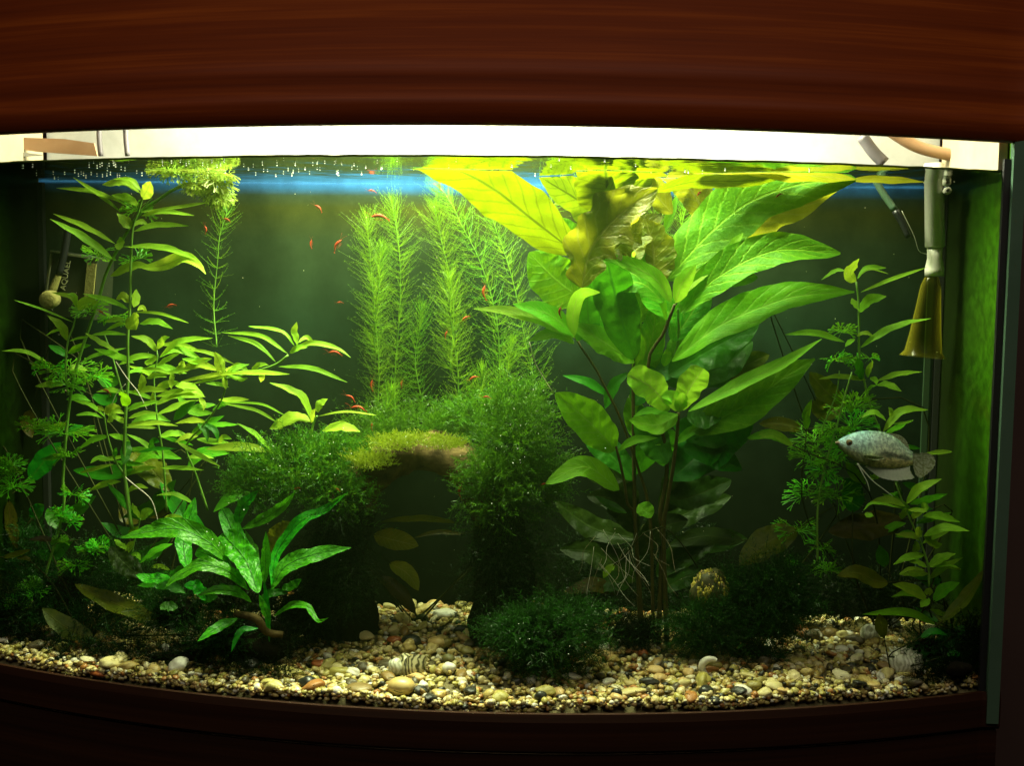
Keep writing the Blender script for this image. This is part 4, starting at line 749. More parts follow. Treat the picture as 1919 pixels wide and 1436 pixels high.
leaves(l7, H, [((705, 872), (630, 700), (530, 640), (398, 595), 56, 'lime'), ((738, 805), (755, 750), (808, 710), 58, 'lime'), ((690, 872), (570, 850), (398, 922), 96, 'lime'), ((740, 832), (930, 800), (1155, 826), 14, 'lime'), ((770, 935), (900, 908), (1038, 942), 74, 'lime'), ((690, 880), (700, 820), (720, 780), 40, 'lime')], .03)
leaf(l7, [(505, 846), (450, 838), (385, 842)], 18, (.03, .02), 'lime', 60, 'lance', .2)

for (pts, w, Y, mt) in [([(300, 905), (340, 960), (390, 1000)], 34, .08, 'dim'), ([(330, 900), (290, 950), (230, 970)], 32, .08, 'dim'), ([(400, 960), (440, 930), (490, 935)], 22, .07, 'dim'), ([(180, 930), (140, 960), (100, 955)], 26, .08, 'dim'), ([(190, 980), (230, 1000), (280, 995)], 24, .08, 'dim'), ([(320, 1010), (280, 1040), (230, 1045)], 28, .07, 'dim'), ([(140, 1010), (100, 1040), (60, 1035)], 26, .08, 'dim'), ([(350, 880), (380, 850), (430, 850)], 22, .08, 'big'), ([(250, 870), (290, 850), (340, 860)], 22, .08, 'big'), ([(370, 1050), (330, 1080), (290, 1075)], 26, .05, 'dim'), ([(330, 740), (360, 770), (400, 775)], 18, .07, 'big'), ([(290, 760), (330, 740), (380, 745)], 16, .07, 'lance'), ([(240, 800), (280, 780), (320, 790)], 16, .06, 'lance'), ([(420, 780), (380, 800), (350, 830)], 16, .07, 'big'), ([(260, 700), (300, 690), (350, 700)], 16, .06, 'lance')]:
    leaf(l2, pts, w, (Y, Y + .01), mt, 62, 'lance', .2, .1, twist=30)
def extra(parent, line, Y, n, ln, w, mats, ang=(150, 30)):
    for i in range(n):
        t = (i + random.random()) / n * (len(line) - 1); j = min(int(t), len(line) - 2); u = t - j; x = line[j][0] * (1 - u) + line[j + 1][0] * u; y = line[j][1] * (1 - u) + line[j + 1][1] * u
        sgn = -1 if i % 2 else 1; L_ = random.uniform(*ln); e = random.uniform(-18, 34); dx = sgn * math.cos(R(e)) * L_; dy = -math.sin(R(e)) * L_; sag = random.uniform(-.05, .16) * L_
        leaf(parent, [(x, y), (x + dx * .5, y + dy * .6 - sag * .3), (x + dx, y + dy + sag)], random.uniform(*w), (Y, Y + random.uniform(-.02, .02)), random.choice(mats), random.uniform(42, 66), 'lance', .2, .12, twist=random.uniform(-40, 40), n=14)
extra(l2, [(295, 640), (292, 760), (300, 880)], .05, 11, (45, 85), (8, 13), ['lance', 'lime', 'lance'])
extra(l1, [(238, 700), (235, 800), (238, 900)], .05, 7, (40, 80), (8, 12), ['lance', 'big', 'lance'])
extra(l3, [(415, 740), (380, 800), (350, 860)], .05, 9, (40, 78), (8, 12), ['lance', 'lime', 'big'])
extra(l4, [(200, 790), (215, 880), (240, 930)], .045, 7, (40, 70), (8, 12), ['lance', 'big'])
extra(l5, [(128, 640), (124, 740), (128, 860)], .07, 8, (35, 60), (10, 15), ['big', 'dim', 'lance'])
# ------------------------------------------------------------------ fan leaved plants
GN = 'finely divided fan leaved plants'
f1 = empty('fan_leaf_plant', G(110, 1190), 'thick stemmed fan leaved plant on the left, bent over under the surface', 'water plant', GN)
stem(f1, [(82, 1090), (118, 960), (118, 900), (124, 815), (138, 710), (170, 605), (185, 560), (204, 500), (254, 410), (300, 372), (341, 348), (424, 325)], .06, (2.6, 3.0, 3.4, 2.6), n=50)
for (f, x, y, r, t) in [(E_, 490, 590, 165, 8), (E_, 630, 170, 120, 12), (E_, 800, 200, 90, 10), (E_, 450, 1035, 190, 12), (E_, 490, 1190, 100, 15), (E_, 60, 1330, 100, 40), (E_, 100, 1410, 120, 10), (Gf, 480, 380, 95, 35), (Gf, 700, 560, 85, 35), (Gf, 210, 850, 90, 30), (Gf, 130, 990, 85, 30), (D, 690, 1060, 110, 15), (D, 950, 1090, 110, 15), (D, 980, 740, 110, 15), (Gf, 520, 180, 100, 10), (Gf, 540, 680, 110, 20), (Gf, 420, 520, 60, 20), (E_, 660, 620, 130, 5), (E_, 350, 570, 110, 8), (E_, 70, 1270, 110, 40), (E_, 250, 1000, 110, 30), (Gf, 430, 330, 90, 30), (Gf, 250, 880, 100, 20), (Gf, 90, 960, 90, 20), (Gf, 640, 590, 90, 20), (E_, 480, 700, 110, 20)]:
    q = f(x, y); fan(f1, q[0], q[1], .055 + (0 if x > 200 else -.015), r / 3.778 * 1.2, t, 10)
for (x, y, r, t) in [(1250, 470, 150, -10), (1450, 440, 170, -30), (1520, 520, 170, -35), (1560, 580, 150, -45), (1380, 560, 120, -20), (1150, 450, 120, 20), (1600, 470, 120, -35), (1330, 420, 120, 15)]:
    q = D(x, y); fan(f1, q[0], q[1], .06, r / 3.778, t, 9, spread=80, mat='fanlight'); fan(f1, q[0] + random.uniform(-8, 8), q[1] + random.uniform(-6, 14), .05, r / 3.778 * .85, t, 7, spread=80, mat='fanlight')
K = frame(1380, 680, 3.419); Rr = frame(1380, 480, 4.7875); Mf = frame(1540, 1060, 5.984)
f2 = empty('fan_leaf_plant', G(1535, 1170), 'fan leaved plant on the right with stacked green whorls behind the fish head', 'water plant', GN)
stem(f2, T(K, (740, 60), (690, 230), (640, 420), (560, 700), (520, 950), (520, 1300)), .06, (1.5, 2.4))
stem(f2, T(K, (660, 50), (640, 200), (560, 400), (500, 620)), .07, (1.2, 1.6), name='side_stem')
for (x, y, r, t) in [(735, 320, 150, 30), (500, 510, 150, 20), (740, 430, 150, 30), (630, 440, 120, 20), (480, 630, 140, 15), (620, 620, 150, 10), (470, 850, 145, 15), (640, 860, 150, 15), (380, 1080, 130, 12), (540, 1190, 90, 10), (370, 1290, 60, 15), (580, 1340, 100, 20), (560, 700, 110, 5), (700, 560, 120, 10)]:
    q = K(x, y); fan(f2, q[0], q[1], .075, r / 3.419 * 1.15, t, 11)
for (x, y, r, t) in [(960, 690, 130, 20), (900, 920, 150, 5), (1200, 920, 90, 5), (1040, 920, 100, 5)]:
    q = Rr(x, y); fan(f2, q[0], q[1], .08, r / 4.7875, t, 7)

# ------------------------------------------------------------------ right side stem plants
GR = 'narrow leaved stem plants on the right'
f_s.update({Rr: 4.7875, K: 3.419, Mf: 5.984})
r1 = empty('narrow_leaf_plant', G(1640, 1170), 'tall narrow leaved stem beside the yellow bell, its tip above the others', 'water plant', GR)
stem(r1, T(Rr, (1075, 230), (1095, 400), (1100, 600), (1105, 900), (1160, 1180), (1220, 1400)) + T(K, (920, 440), (1000, 700), (1060, 850)), .075, (1.8, 2.6), n=30)
leaves(r1, Rr, [((1075, 228), (1025, 150), (1100, 22), 105, 'lance'), ((975, 130), (890, 132), (762, 213), 30), ((1085, 205), (1170, 110), (1345, 105), 48), ((1090, 185), (1200, 118), (1365, 160), 14), ((1115, 325), (1400, 205), (1710, 100), 38), ((1105, 505), (1190, 400), (1345, 362), 96), ((1100, 492), (1060, 430), (1036, 378), 56), ((1115, 822), (1290, 700), (1500, 610), (1745, 560), 62), ((970, 772), (700, 690), (435, 705), 62), ((1080, 722), (1150, 690), (1235, 720), 38), ((1060, 742), (1020, 770), (975, 815), 46),
    ((1165, 1112), (930, 1080), (738, 1105), 48), ((1260, 1122), (1450, 1060), (1668, 1038), 48), ((1200, 1090), (1240, 1112), (1258, 1155), 54), ((1250, 1160), (1350, 1155), (1480, 1213), 60), ((1170, 1205), (1210, 1175), (1260, 1160), 32), ((1182, 1092), (1190, 1020), (1225, 938), 54), ((1135, 1112), (1110, 1000), (1085, 915), 86, 'dim')], .072)
leaves(r1, K, [((940, 442), (1060, 310), (1228, 302), 54), ((1000, 392), (1080, 385), (1135, 368), 15), ((960, 372), (880, 318), (798, 352), 34), ((985, 350), (990, 310), (975, 285), 26)], .04)
r2 = empty('narrow_leaf_plant', G(1700, 1185), 'low narrow leaved stem under the fish tail near the right glass', 'water plant', GR)
stem(r2, T(K, (1020, 770), (1080, 930), (1180, 1150), (1230, 1310), (1235, 1436)), .035, (1.5, 2.2))
leaves(r2, K, [((1085, 922), (970, 880), (858, 892), 50), ((1090, 905), (1170, 810), (1314, 745), 62), ((1080, 932), (1075, 970), (1060, 1005), 52), ((1060, 932), (880, 900), (813, 948), 16), ((1100, 942), (1160, 945), (1225, 955), 32), ((1185, 955), (1205, 930), (1222, 905), 54), ((1195, 985), (1300, 985), (1434, 1022), 54), ((1130, 1002), (1155, 975), (1185, 955), 44), ((1200, 1112), (1330, 1060), (1494, 1080), 58), ((1200, 1112), (1260, 1160), (1318, 1162), 58), ((1190, 1112), (1170, 1080), (1155, 1055), 52), ((1170, 1142), (1130, 1110), (1018, 1100), 42), ((1162, 1150), (1150, 1180), (1125, 1212), 54),
    ((1240, 1312), (1300, 1260), (1404, 1224), 62), ((1220, 1312), (1160, 1280), (1106, 1280), 34), ((1210, 1332), (1120, 1320), (1043, 1357), 22), ((1250, 1312), (1330, 1295), (1420, 1312), 22), ((830, 960), (850, 980), (880, 985), 40)], .03)
leaf(r2, T(K, (1385, 570), (1300, 575), (1200, 585)), 9, .05, 'lance', 60)
leaves(r2, K, [((700, 640), (760, 720), (830, 775), 75), ((870, 750), (900, 730), (930, 715), 50)], .06)

extra(r2, [(1700, 930), (1725, 1010), (1740, 1070), (1742, 1150)], .04, 11, (40, 80), (10, 16), ['lance', 'big', 'lance'])
extra(r1, [(1650, 800), (1690, 900), (1700, 1000)], .08, 8, (35, 60), (10, 15), ['big', 'dim'])
# ------------------------------------------------------------------ olive rosette plants
GC = 'broad leaved rosette plants near the floor'
c1 = empty('rosette_plant', G(1770, 1215), 'green rosette plant in the lower right corner by the side glass', 'water plant', GC)
for (pts, w, Y, mt) in [([(1182, 372), (1000, 270), (795, 213)], 112, (.03, .01), 'lance'), ([(1190, 362), (1160, 420), (1110, 472)], 86, (.03, .02), 'lance'), ([(1190, 345), (1205, 290), (1215, 250)], 80, (.03, .03), 'lance'), ([(1255, 410), (1380, 270), (1545, 195)], 118, (.03, .03), 'big'), ([(1225, 250), (1120, 130), (975, 95)], 100, (.06, .07), 'dim'), ([(1275, 235), (1290, 170), (1290, 105)], 96, (.05, .06), 'dim'), ([(1340, 640), (1600, 380), (1835, 35)], 120, (.02, .02), 'crypt'), ([(1285, 665), (950, 530), (455, 550)], 84, (.02, .0), 'big'), ([(1500, 770), (1550, 730), (1610, 680)], 90, (.02, .02), 'dim'), ([(1100, 820), (1250, 740), (1400, 780)], 70, (.01, .01), 'dim'), ([(1400, 1010), (1480, 990), (1580, 1020)], 60, (0, 0), 'dim'), ([(1320, 640), (1180, 560), (1050, 470)], 60, (.03, .04), 'dim')]:
    leaf(c1, T(Mf, *pts), w / 5.984 * 1.1, Y, mt, 62, 'lance', .2, .08)
c2 = empty('rosette_plant', G(1660, 1175), 'olive rosette plant with brownish leaves in the right shade', 'water plant', GC)
leaf(c2, T(Mf, (745, 190), (600, 175), (400, 85), (175, 118)), 30, (.03, .01), 'crypt', 62, 'broad', .2, .08)
leaf(c2, T(Mf, (700, 820), (665, 660), (640, 545)), 24, (.01, .0), 'crypt', 75, 'lance', .2)
leaf(c2, T(K, (1070, 1010), (850, 1050), (590, 1085)), 52, (.09, .08), 'brown', 66, 'broad', .15, .06)
leaf(c2, T(K, (960, 1310), (930, 1240), (915, 1170)), 24, (.06, .06), 'dim', 70, 'lance', .2)
leaf(c2, T(K, (690, 235), (590, 200), (468, 62)), 40, (.08, .07), 'crypt', 72, 'broad', .2, .1)
leaf(c2, T(K, (500, 230), (560, 320), (700, 250)), 34, (.085, .085), 'crypt', 72, 'broad', .2, .1)
leaf(c2, T(K, (450, 435), (450, 330), (482, 235)), 15, (.07, .07), 'big', 70, 'lance', .2)
leaf(c2, T(K, (425, 425), (280, 395), (145, 392)), 26, (.09, .09), 'crypt', 66, 'broad', .2)
leaf(c2, T(K, (365, 535), (230, 460), (75, 492)), 16, (.05, .04), 'lance', 60, 'broad', .2, .08)
leaf(c2, T(K, (745, 960), (740, 820), (700, 740)), 40, (.075, .08), 'dim', 75, 'broad', .2)
c3 = empty('rosette_plant', G(1400, 1180), 'dim olive rosette plant behind the dark moss bush', 'water plant', GC)
leaf(c3, T(K, (385, 1070), (190, 1160), (20, 1300)), 56, (.07, .05), 'crypt', 70, 'broad', .15, .05)
leaf(c3, T(C, (1640, 1065), (1400, 1040), (1190, 1095)), 34, (.08, .08), 'deep', 66, 'broad', .15)
leaf(c3, T(C, (900, 1385), (750, 1330), (560, 1380)), 28, (.07, .06), 'brown', 66, 'broad', .15)
leaf(c3, T(C, (1250, 880), (1350, 800), (1450, 760)), 40, (.12, .12), 'crypt', 66, 'broad', .15)
leaf(c3, T(C, (870, 1210), (830, 1240), (800, 1290)), 14, (.05, .05), 'lance', 66, 'broad', .15)
c4 = empty('rosette_plant', G(160, 1190), 'large olive rosette plant filling the lower left corner', 'water plant', GC)
for (pts, w, Y, mt) in [([(1120, 1070), (800, 945), (530, 815)], 128, (.0, .02), 'crypt'), ([(660, 1215), (450, 1110), (300, 985)], 150, (.02, .02), 'crypt'), ([(90, 1245), (160, 1160), (255, 1085)], 92, (.03, .03), 'crypt'), ([(400, 510), (300, 490), (205, 500)], 42, (.06, .05), 'brown'), ([(20, 625), (120, 600), (215, 570)], 44, (.05, .05), 'crypt'), ([(220, 655), (190, 630), (120, 630)], 30, (.05, .05), 'crypt'), ([(990, 375), (900, 330), (880, 200)], 120, (.11, .12), 'brown'), ([(230, 350), (260, 300), (310, 250)], 100, (.1, .1), 'dim'), ([(420, 420), (360, 350), (330, 290)], 80, (.1, .1), 'dim'), ([(1240, 200), (1150, 290), (1000, 330)], 90, (.1, .11), 'brown'), ([(60, 220), (80, 400), (120, 560)], 90, (.09, .09), 'brown')]:
    leaf(c4, T(Gf, *pts), w / 3.778, Y, mt, 68, 'broad', .18, .10)
c5 = empty('rosette_plant', G(300, 1175), 'dim green rosette plant with broad leaves behind the left stems', 'water plant', GC)
for (pts, w, Y, mt) in [([(1000, 1275), (760, 1310), (520, 1290)], 108, (.1, .11), 'dim'), ([(940, 1160), (1080, 1290), (1200, 1440)], 200, (.10, .08), 'crypt'), ([(210, 1360), (310, 1230), (430, 1095)], 150, (.11, .12), 'dim'), ([(700, 620), (780, 660), (850, 640)], 110, (.1, .1), 'dim'), ([(230, 860), (190, 960), (230, 1060)], 90, (.13, .13), 'brown'), ([(650, 760), (780, 800), (800, 700)], 80, (.09, .09), 'dim')]:
    leaf(c5, T(E_, *pts), w / 3.778, Y, mt, 74, 'broad', .12, .05)
Q = frame(560, 780, 3.591)
c6 = empty('rosette_plant', G(790, 1165), 'yellowing rosette plant seen through the arch mouth', 'water plant', GC)
for (pts, w, Y, mt) in [([(1055, 718), (850, 690), (640, 700), (545, 715)], 44, (.10, .09), 'old'), ([(505, 800), (640, 835), (805, 875)], 145, (.10, .09), 'old'), ([(1105, 795), (930, 782), (775, 820)], 34, (.12, .11), 'brown'), ([(610, 990), (730, 1060), (805, 1175)], 110, (.10, .09), 'old'), ([(555, 1080), (680, 1190), (785, 1335)], 100, (.10, .09), 'brown')]:
    leaf(c6, T(Q, *pts), w / 3.591, Y, mt, 68, 'broad', .15, .08)

def petioles(root):
    for o in list(root.children):
        if o.name.split('.')[0] != 'leaf': continue
        K_ = o['ribs']
        b = org(root) + np.array(o.data.vertices[(K_ - 1) // 2].co); g = org(root) + np.array([random.uniform(-.012, .012), random.uniform(-.008, .012), -.004]); g[2] = min(g[2], b[2] - .01)
        t = np.array(o.data.vertices[K_ + (K_ - 1) // 2].co) - np.array(o.data.vertices[(K_ - 1) // 2].co); mid = b - unit(t) * np.linalg.norm(b - g) * .35
        MB().tube([b + unit(t) * .002, mid, g], [.0006, .001], 6, 12).build('petiole', M['petiole'], o)
for c_ in (c1, c2, c3, c4, c5, c6):
    petioles(c_); g_ = org(c_); MB().tube([g_ + np.array([-.008, 0, -.003]), g_ + np.array([0, 0, .004]), g_ + np.array([.007, .003, -.003])], [.003, .005, .003], 7, 8).build('rootstock', M['petiole'], c_)
# ------------------------------------------------------------------ fern on its dark rock
J = frame(150, 900, 3.489)
gq = G(470, 1262); frock = stone(465, 1205, 85, 46, 'rock', 'black rock under the fern, half hidden in shade', 'rock', 'rock', 3, .35, 0, dy=.7)
fern = empty('fern', P(480, 1170, -.03), 'bright green fern with blistered strap leaves sitting on the black rock', 'fern')
for (pts, w, Y, face, sh, mt) in [
    ([(1165, 740), (1080, 520), (930, 350)], 150, (-.03, .03), 78, 'oblong', 'fern'), ([(1170, 600), (1030, 390), (930, 185)], 105, (.0, .05), 78, 'oblong', 'fern'),
    ([(1105, 722), (960, 592), (800, 558), (640, 630), (555, 708)], 84, (0, -.03), 60, 'lance', 'fern'), ([(975, 545), (850, 412), (640, 318), (440, 340), (268, 378)], 124, (.01, -.01), 64, 'lance', 'fern'),
    ([(700, 590), (680, 400), (752, 115)], 100, (.0, .05), 78, 'broad', 'fern'), ([(1060, 320), (1200, 255), (1330, 170), (1412, 70)], 66, (.03, .02), 66, 'lance', 'fern'), ([(1030, 300), (1060, 180), (1165, 68)], 76, (.04, .04), 70, 'lance', 'fern'),
    ([(1250, 690), (1290, 470), (1440, 275), (1600, 190), (1752, 80)], 72, (-.01, .01, .02, .03, .03), 66, 'lance', 'fern'), ([(1250, 720), (1340, 570), (1530, 490), (1772, 442)], 104, (-.01, .02), 66, 'lance', 'fern'),
    ([(1205, 680), (1215, 520), (1215, 338)], 60, (.0, 0), 70, 'lance', 'fern'), ([(1250, 480), (1310, 360), (1400, 280)], 130, (.03, .03), 70, 'broad', 'old'), ([(1238, 1060), (1220, 820), (1200, 640)], 34, (.0, .0), 62, 'lance', 'fern'), ([(1240, 925), (1210, 850), (1170, 748)], 44, (-.01, -.02), 66, 'lance', 'fern'),
    ([(1265, 895), (1370, 825), (1480, 825), (1520, 880), (1560, 925), (1625, 902)], 40, (0, -.03), 60, 'lance', 'fern'), ([(1320, 712), (1390, 690), (1448, 650)], 54, (.02, .02), 62, 'broad', 'fern'), ([(1030, 905), (900, 965), (768, 1056)], 60, (-.01, -.04), 62, 'lance', 'fern'), ([(1165, 970), (1050, 990), (988, 1125)], 36, (-.02, -.04), 62, 'lance', 'dim'),
    ([(590, 640), (450, 645), (365, 620)], 62, (0, 0), 62, 'broad', 'fern'), ([(400, 640), (270, 530), (195, 435)], 130, (.05, .06), 74, 'broad', 'deep'), ([(690, 740), (540, 680), (375, 690)], 66, (.02, .02), 60, 'lance', 'dim'), ([(640, 830), (560, 830), (525, 850)], 60, (-.01, -.02), 60, 'broad', 'dim'), ([(830, 790), (760, 700), (680, 690)], 70, (0, 0), 60, 'broad', 'fern'), ([(900, 760), (830, 780), (790, 800)], 50, (0, 0), 60, 'broad', 'dim'), ([(1010, 760), (930, 700), (860, 760)], 40, (.02, .02), 60, 'lance', 'dim'), ([(1120, 800), (1040, 740), (900, 720), (760, 760)], 60, (.0, -.02), 60, 'lance', 'fern'), ([(1180, 800), (1250, 740), (1360, 740)], 50, (.01, .02), 62, 'lance', 'dim'), ([(1140, 640), (1130, 480), (1080, 330)], 70, (.01, .05), 76, 'lance', 'fern'), ([(1000, 640), (900, 520), (760, 460)], 90, (.02, .05), 72, 'oblong', 'fern')]:
    leaf(fern, T(J, *pts), w / 3.489 * 1.12, [v - .035 for v in (Y if hasattr(Y, '__len__') else (Y, Y))], mt, face, sh, .16, .16, n=24, crin=.34)
MB().tube([P(440, 1150, -.035), P(480, 1160, -.04), P(500, 1185, -.035), P(530, 1190, -.03)], [.003, .004, .004, .003], 7, 20).build('rhizome', M['bark'], fern)
l8 = empty('narrow_leaf_plant', G(280, 1180), 'short narrow leaved sprigs poking out behind the fern leaves', 'water plant', GL)
f_s[J] = 3.489
stem(l8, T(J, (395, 250), (340, 480), (330, 640)), .05, (1.4, 1.8))
leaves(l8, J, [((712, 272), (600, 238), (518, 282), 34), ((742, 152), (620, 95), (498, 100), 28), ((395, 265), (300, 165), (175, 18), 52, 'dim'), ((395, 545), (500, 460), (605, 418), 48, 'big'), ((300, 485), (325, 440), (355, 400), 52), ((225, 388), (270, 430), (302, 455), 42), ((400, 262), (430, 220), (480, 200), 66), ((345, 385), (350, 340), (375, 300), 60), ((395, 250), (360, 200), (340, 150), 36), ((330, 490), (370, 490), (395, 525), 30), ((460, 570), (520, 565), (590, 590), 30)], .045)

# ------------------------------------------------------------------ arch with its moss
arch = empty('arch', G(770, 1165), 'dark stone arch overgrown with moss and topped by a golden patch', 'arch')
path = curve([P(*q, .075) for q in [(640, 1185), (636, 1080), (645, 985), (675, 905), (730, 862), (790, 850), (850, 862), (905, 905), (935, 985), (945, 1080), (945, 1185)]], 44)
V = []; F = []; k = 22; s0 = S(.075)
for i, p in enumerate(path):
    t = i / 44; leg = abs(t - .5) * 2; T0 = unit(path[min(i + 1, 44)] - path[max(i - 1, 0)]); n0 = unit(np.cross(T0, [0, 1, 0])); n0 = n0 if True else n0
    a = (32 + 34 * leg ** 1.2) * s0; b = (.034 + .004 * leg)
    for j in range(k):
        th = 6.283 * j / k; c_, s_ = math.cos(th), math.sin(th); rr = 1 / max(abs(c_) ** 2.6 + abs(s_) ** 2.6, 1e-6) ** (1 / 2.6)
        q = p + n0 * a * c_ * rr + np.array([0, 1, 0]) * b * s_ * rr
        V.append(q + unit(q - p) * (.009 * noise.noise(tuple(q * 30)) + .004 * noise.noise(tuple(q * 90))))
for i in range(44): F += [(i * k + j, i * k + (j + 1) % k, (i + 1) * k + (j + 1) % k, (i + 1) * k + j) for j in range(k)]
mesh('stone_arch', V, F, [M['bark'], M['rock']], arch, mi=[1 if abs(i / 44 - .5) * 2 > .45 else 0 for i in range(44) for j in range(k)])  # legs take a near black material: their shade is in the colour
moss('moss', [(625, 1010, .02, 60, 60, 30), (650, 1090, .01, 55, 60, 40), (610, 1120, .02, 60, 50, 40), (930, 1110, .01, 65, 60, 40), (945, 1040, .015, 50, 60, 40), (640, 960, .01, 40, 40, 40)], 3200, arch, 'shadeblack', (14, 30), 1.0, 7, -.3, .1)  # black tufts added over the legs in place of shade
moss('golden_moss', [(780, 822, .04, 80, 9, 60), (735, 832, .03, 50, 12, 50), (690, 862, .02, 46, 18, 45), (840, 832, .03, 40, 9, 50)], 4200, arch, 'mossgold', (3, 7), 1.6, 4, 0, .7)
moss('moss', [(560, 880, .03, 120, 60, 60), (480, 900, .04, 60, 45, 50), (610, 850, .05, 90, 35, 60), (640, 930, .02, 60, 45, 40)], 3000, arch, 'moss', (16, 34), 1.2, 8, -.1, .55)
moss('moss', [(960, 850, .04, 85, 100, 60), (930, 930, .02, 60, 60, 40), (915, 885, .02, 40, 25, 25), (900, 780, .09, 90, 40, 40), (1010, 900, .05, 50, 70, 40), (970, 770, .08, 70, 50, 40)], 4200, arch, 'moss', (16, 34), 1.2, 8, -.15, .4)
moss('moss', [(800, 800, .10, 140, 24, 40), (700, 810, .10, 60, 20, 40)], 900, arch, 'moss', (18, 40), 1.0, 7, 0, .9)
moss('moss', [(945, 1010, .03, 70, 70, 35), (985, 1060, .05, 45, 60, 35)], 900, arch, 'mossdark', (16, 34), 1.0, 7, -.35, .1)
def bush(label, c, blobs, n, mat, L):
    e = empty('moss_shade_clump', c, label, 'moss'); v = lump(IV2, c[0] * 40, .25) * np.array([blobs[0][3] * .6, blobs[0][5] * .6, blobs[0][4] * .6]) * S(blobs[0][2]) + P(*blobs[0][:3])
    mesh('rock_core', v, IF2, M['rock'], e); moss('moss', blobs, n, e, mat, L, 1.1, 8, -.1, .35); return e
bush('round dark green moss clump on the gravel in the middle', G(1020, 1255), [(1022, 1200, -.03, 95, 55, 50), (1060, 1165, -.015, 70, 40, 40), (975, 1185, -.03, 50, 38, 40)], 3000, 'mossdark', (20, 44))
bush('very dark moss bush below the bumpy yellow rock', G(1400, 1245), [(1415, 1152, .04, 95, 85, 45), (1325, 1172, .02, 70, 48, 34), (1450, 1110, .03, 70, 60, 40), (1300, 1190, .03, 40, 30, 30)], 4600, 'mossdark', (18, 40))
bush('black tufts added as the shade under the fern rock', G(520, 1230), [(560, 1150, .03, 60, 70, 30), (520, 1200, -.01, 50, 45, 30), (440, 1140, .03, 90, 60, 40), (400, 1200, -.02, 60, 40, 30)], 2600, 'shadeblack', (14, 30))  # black tufts in place of the darkness below the fern
bush('black tufts added as the shade in the lower left corner along the front glass', G(90, 1225), [(60, 1205, .025, 60, 28, 20), (150, 1220, .0, 60, 24, 20), (20, 1150, .03, 40, 50, 20), (235, 1205, -.01, 40, 30, 20)], 1300, 'shadeblack', (14, 30))  # darkens the corner with added black tufts
bush('black tufts added as the shade in the lower right corner along the front glass', G(1800, 1262), [(1795, 1255, -.005, 45, 24, 15), (1745, 1270, -.02, 35, 16, 12), (1820, 1200, .01, 20, 40, 15)], 800, 'shadeblack', (12, 26))  # added black tufts, the corner's shade as geometry
bush('black tufts added as the darkness along the back behind the hanging roots', G(1200, 1172), [(1080, 1125, .13, 90, 45, 30), (1200, 1100, .13, 100, 60, 30), (1320, 1110, .13, 80, 50, 30), (1130, 1040, .14, 90, 50, 25), (1260, 1030, .14, 90, 50, 25)], 2400, 'shadeblack', (14, 34))  # added black bank standing for the unlit back of the floor
bush('black tufts added as the darkness along the back behind the fish plants', G(1560, 1172), [(1470, 1120, .13, 80, 45, 30), (1590, 1115, .13, 90, 50, 30), (1690, 1120, .12, 60, 45, 30)], 1700, 'shadeblack', (14, 34))  # second added black bank for the dark back
bush('black tuft carpet added as the shade on the gravel in front of the fern rock', G(350, 1255), [(330, 1232, -.03, 90, 13, 22), (430, 1250, -.045, 60, 12, 16), (230, 1232, -.012, 50, 12, 16), (520, 1262, -.05, 40, 9, 12)], 1100, 'shadeblack', (10, 22))  # added to darken the lit gravel at the glass
bush('black tufts added as the shade on the floor behind the fern', G(450, 1165), [(450, 1128, .13, 110, 42, 35), (330, 1120, .13, 80, 50, 35), (610, 1140, .12, 70, 40, 30), (250, 1150, .10, 60, 40, 30)], 1900, 'shadeblack', (14, 30))  # added black tufts cover bright gravel where shade belongs
bush('black tufts added round the feet of the broad leaved plants', G(1190, 1210), [(1190, 1185, .05, 70, 28, 25)], 700, 'shadeblack', (12, 26))  # black tuft added to hide the stem ends in darkness
bush('black tuft mat added as the shade at the front glass on the far left', G(150, 1255), [(40, 1234, .006, 60, 10, 14), (130, 1246, -.016, 60, 10, 14), (215, 1258, -.031, 50, 9, 12), (90, 1225, .01, 60, 14, 20), (300, 1272, -.046, 50, 7, 10)], 1500, 'shadeblack', (8, 20))  # added black mat, shade of the far left gravel
bush('low moss tuft in the right corner behind the spiny shell', G(1760, 1240), [(1745, 1215, .03, 55, 25, 30), (1790, 1200, .03, 30, 40, 25)], 700, 'mossdark', (14, 30))
bush('dark moss tuft beside the fern rock on the left', G(300, 1195), [(330, 1150, .0, 70, 55, 40), (250, 1115, .04, 80, 60, 40), (200, 1060, .07, 70, 50, 30), (410, 1195, -.03, 60, 40, 30)], 3000, 'mossdark', (14, 30))
bush('dark moss tuft under the left stems against the back', G(130, 1180), [(110, 1120, .07, 100, 70, 40), (60, 1050, .09, 60, 70, 30), (170, 1170, .04, 70, 40, 30), (50, 1170, .04, 60, 50, 30)], 2600, 'mossdark', (14, 30))
bump = empty('yellow_rock', G(1330, 1160), 'bumpy yellow rock poking out above the very dark moss bush', 'rock')
cb = P(1330, 1108, .04); sb = S(.04); mesh('boulder', lump(IV2, 5, .3) * np.array([36, 30, 42]) * sb + cb, IF2, M['crumb'], bump)
for i in range(420):
    u = unit(RNG.normal(size=3)); u[1] = -abs(u[1]) * .8; u = unit(u); o = mesh('nodule', lump(IV1, i, .4) * np.array([2.0, 2.0, 4.2]) * sb * random.uniform(.6, 1.5) + cb + u * np.array([34, 28, 40]) * sb, IF1, M[('nodule', 'stoneyellow', 'nodule', 'stonegreen', 'nodule')[i % 5]], bump)

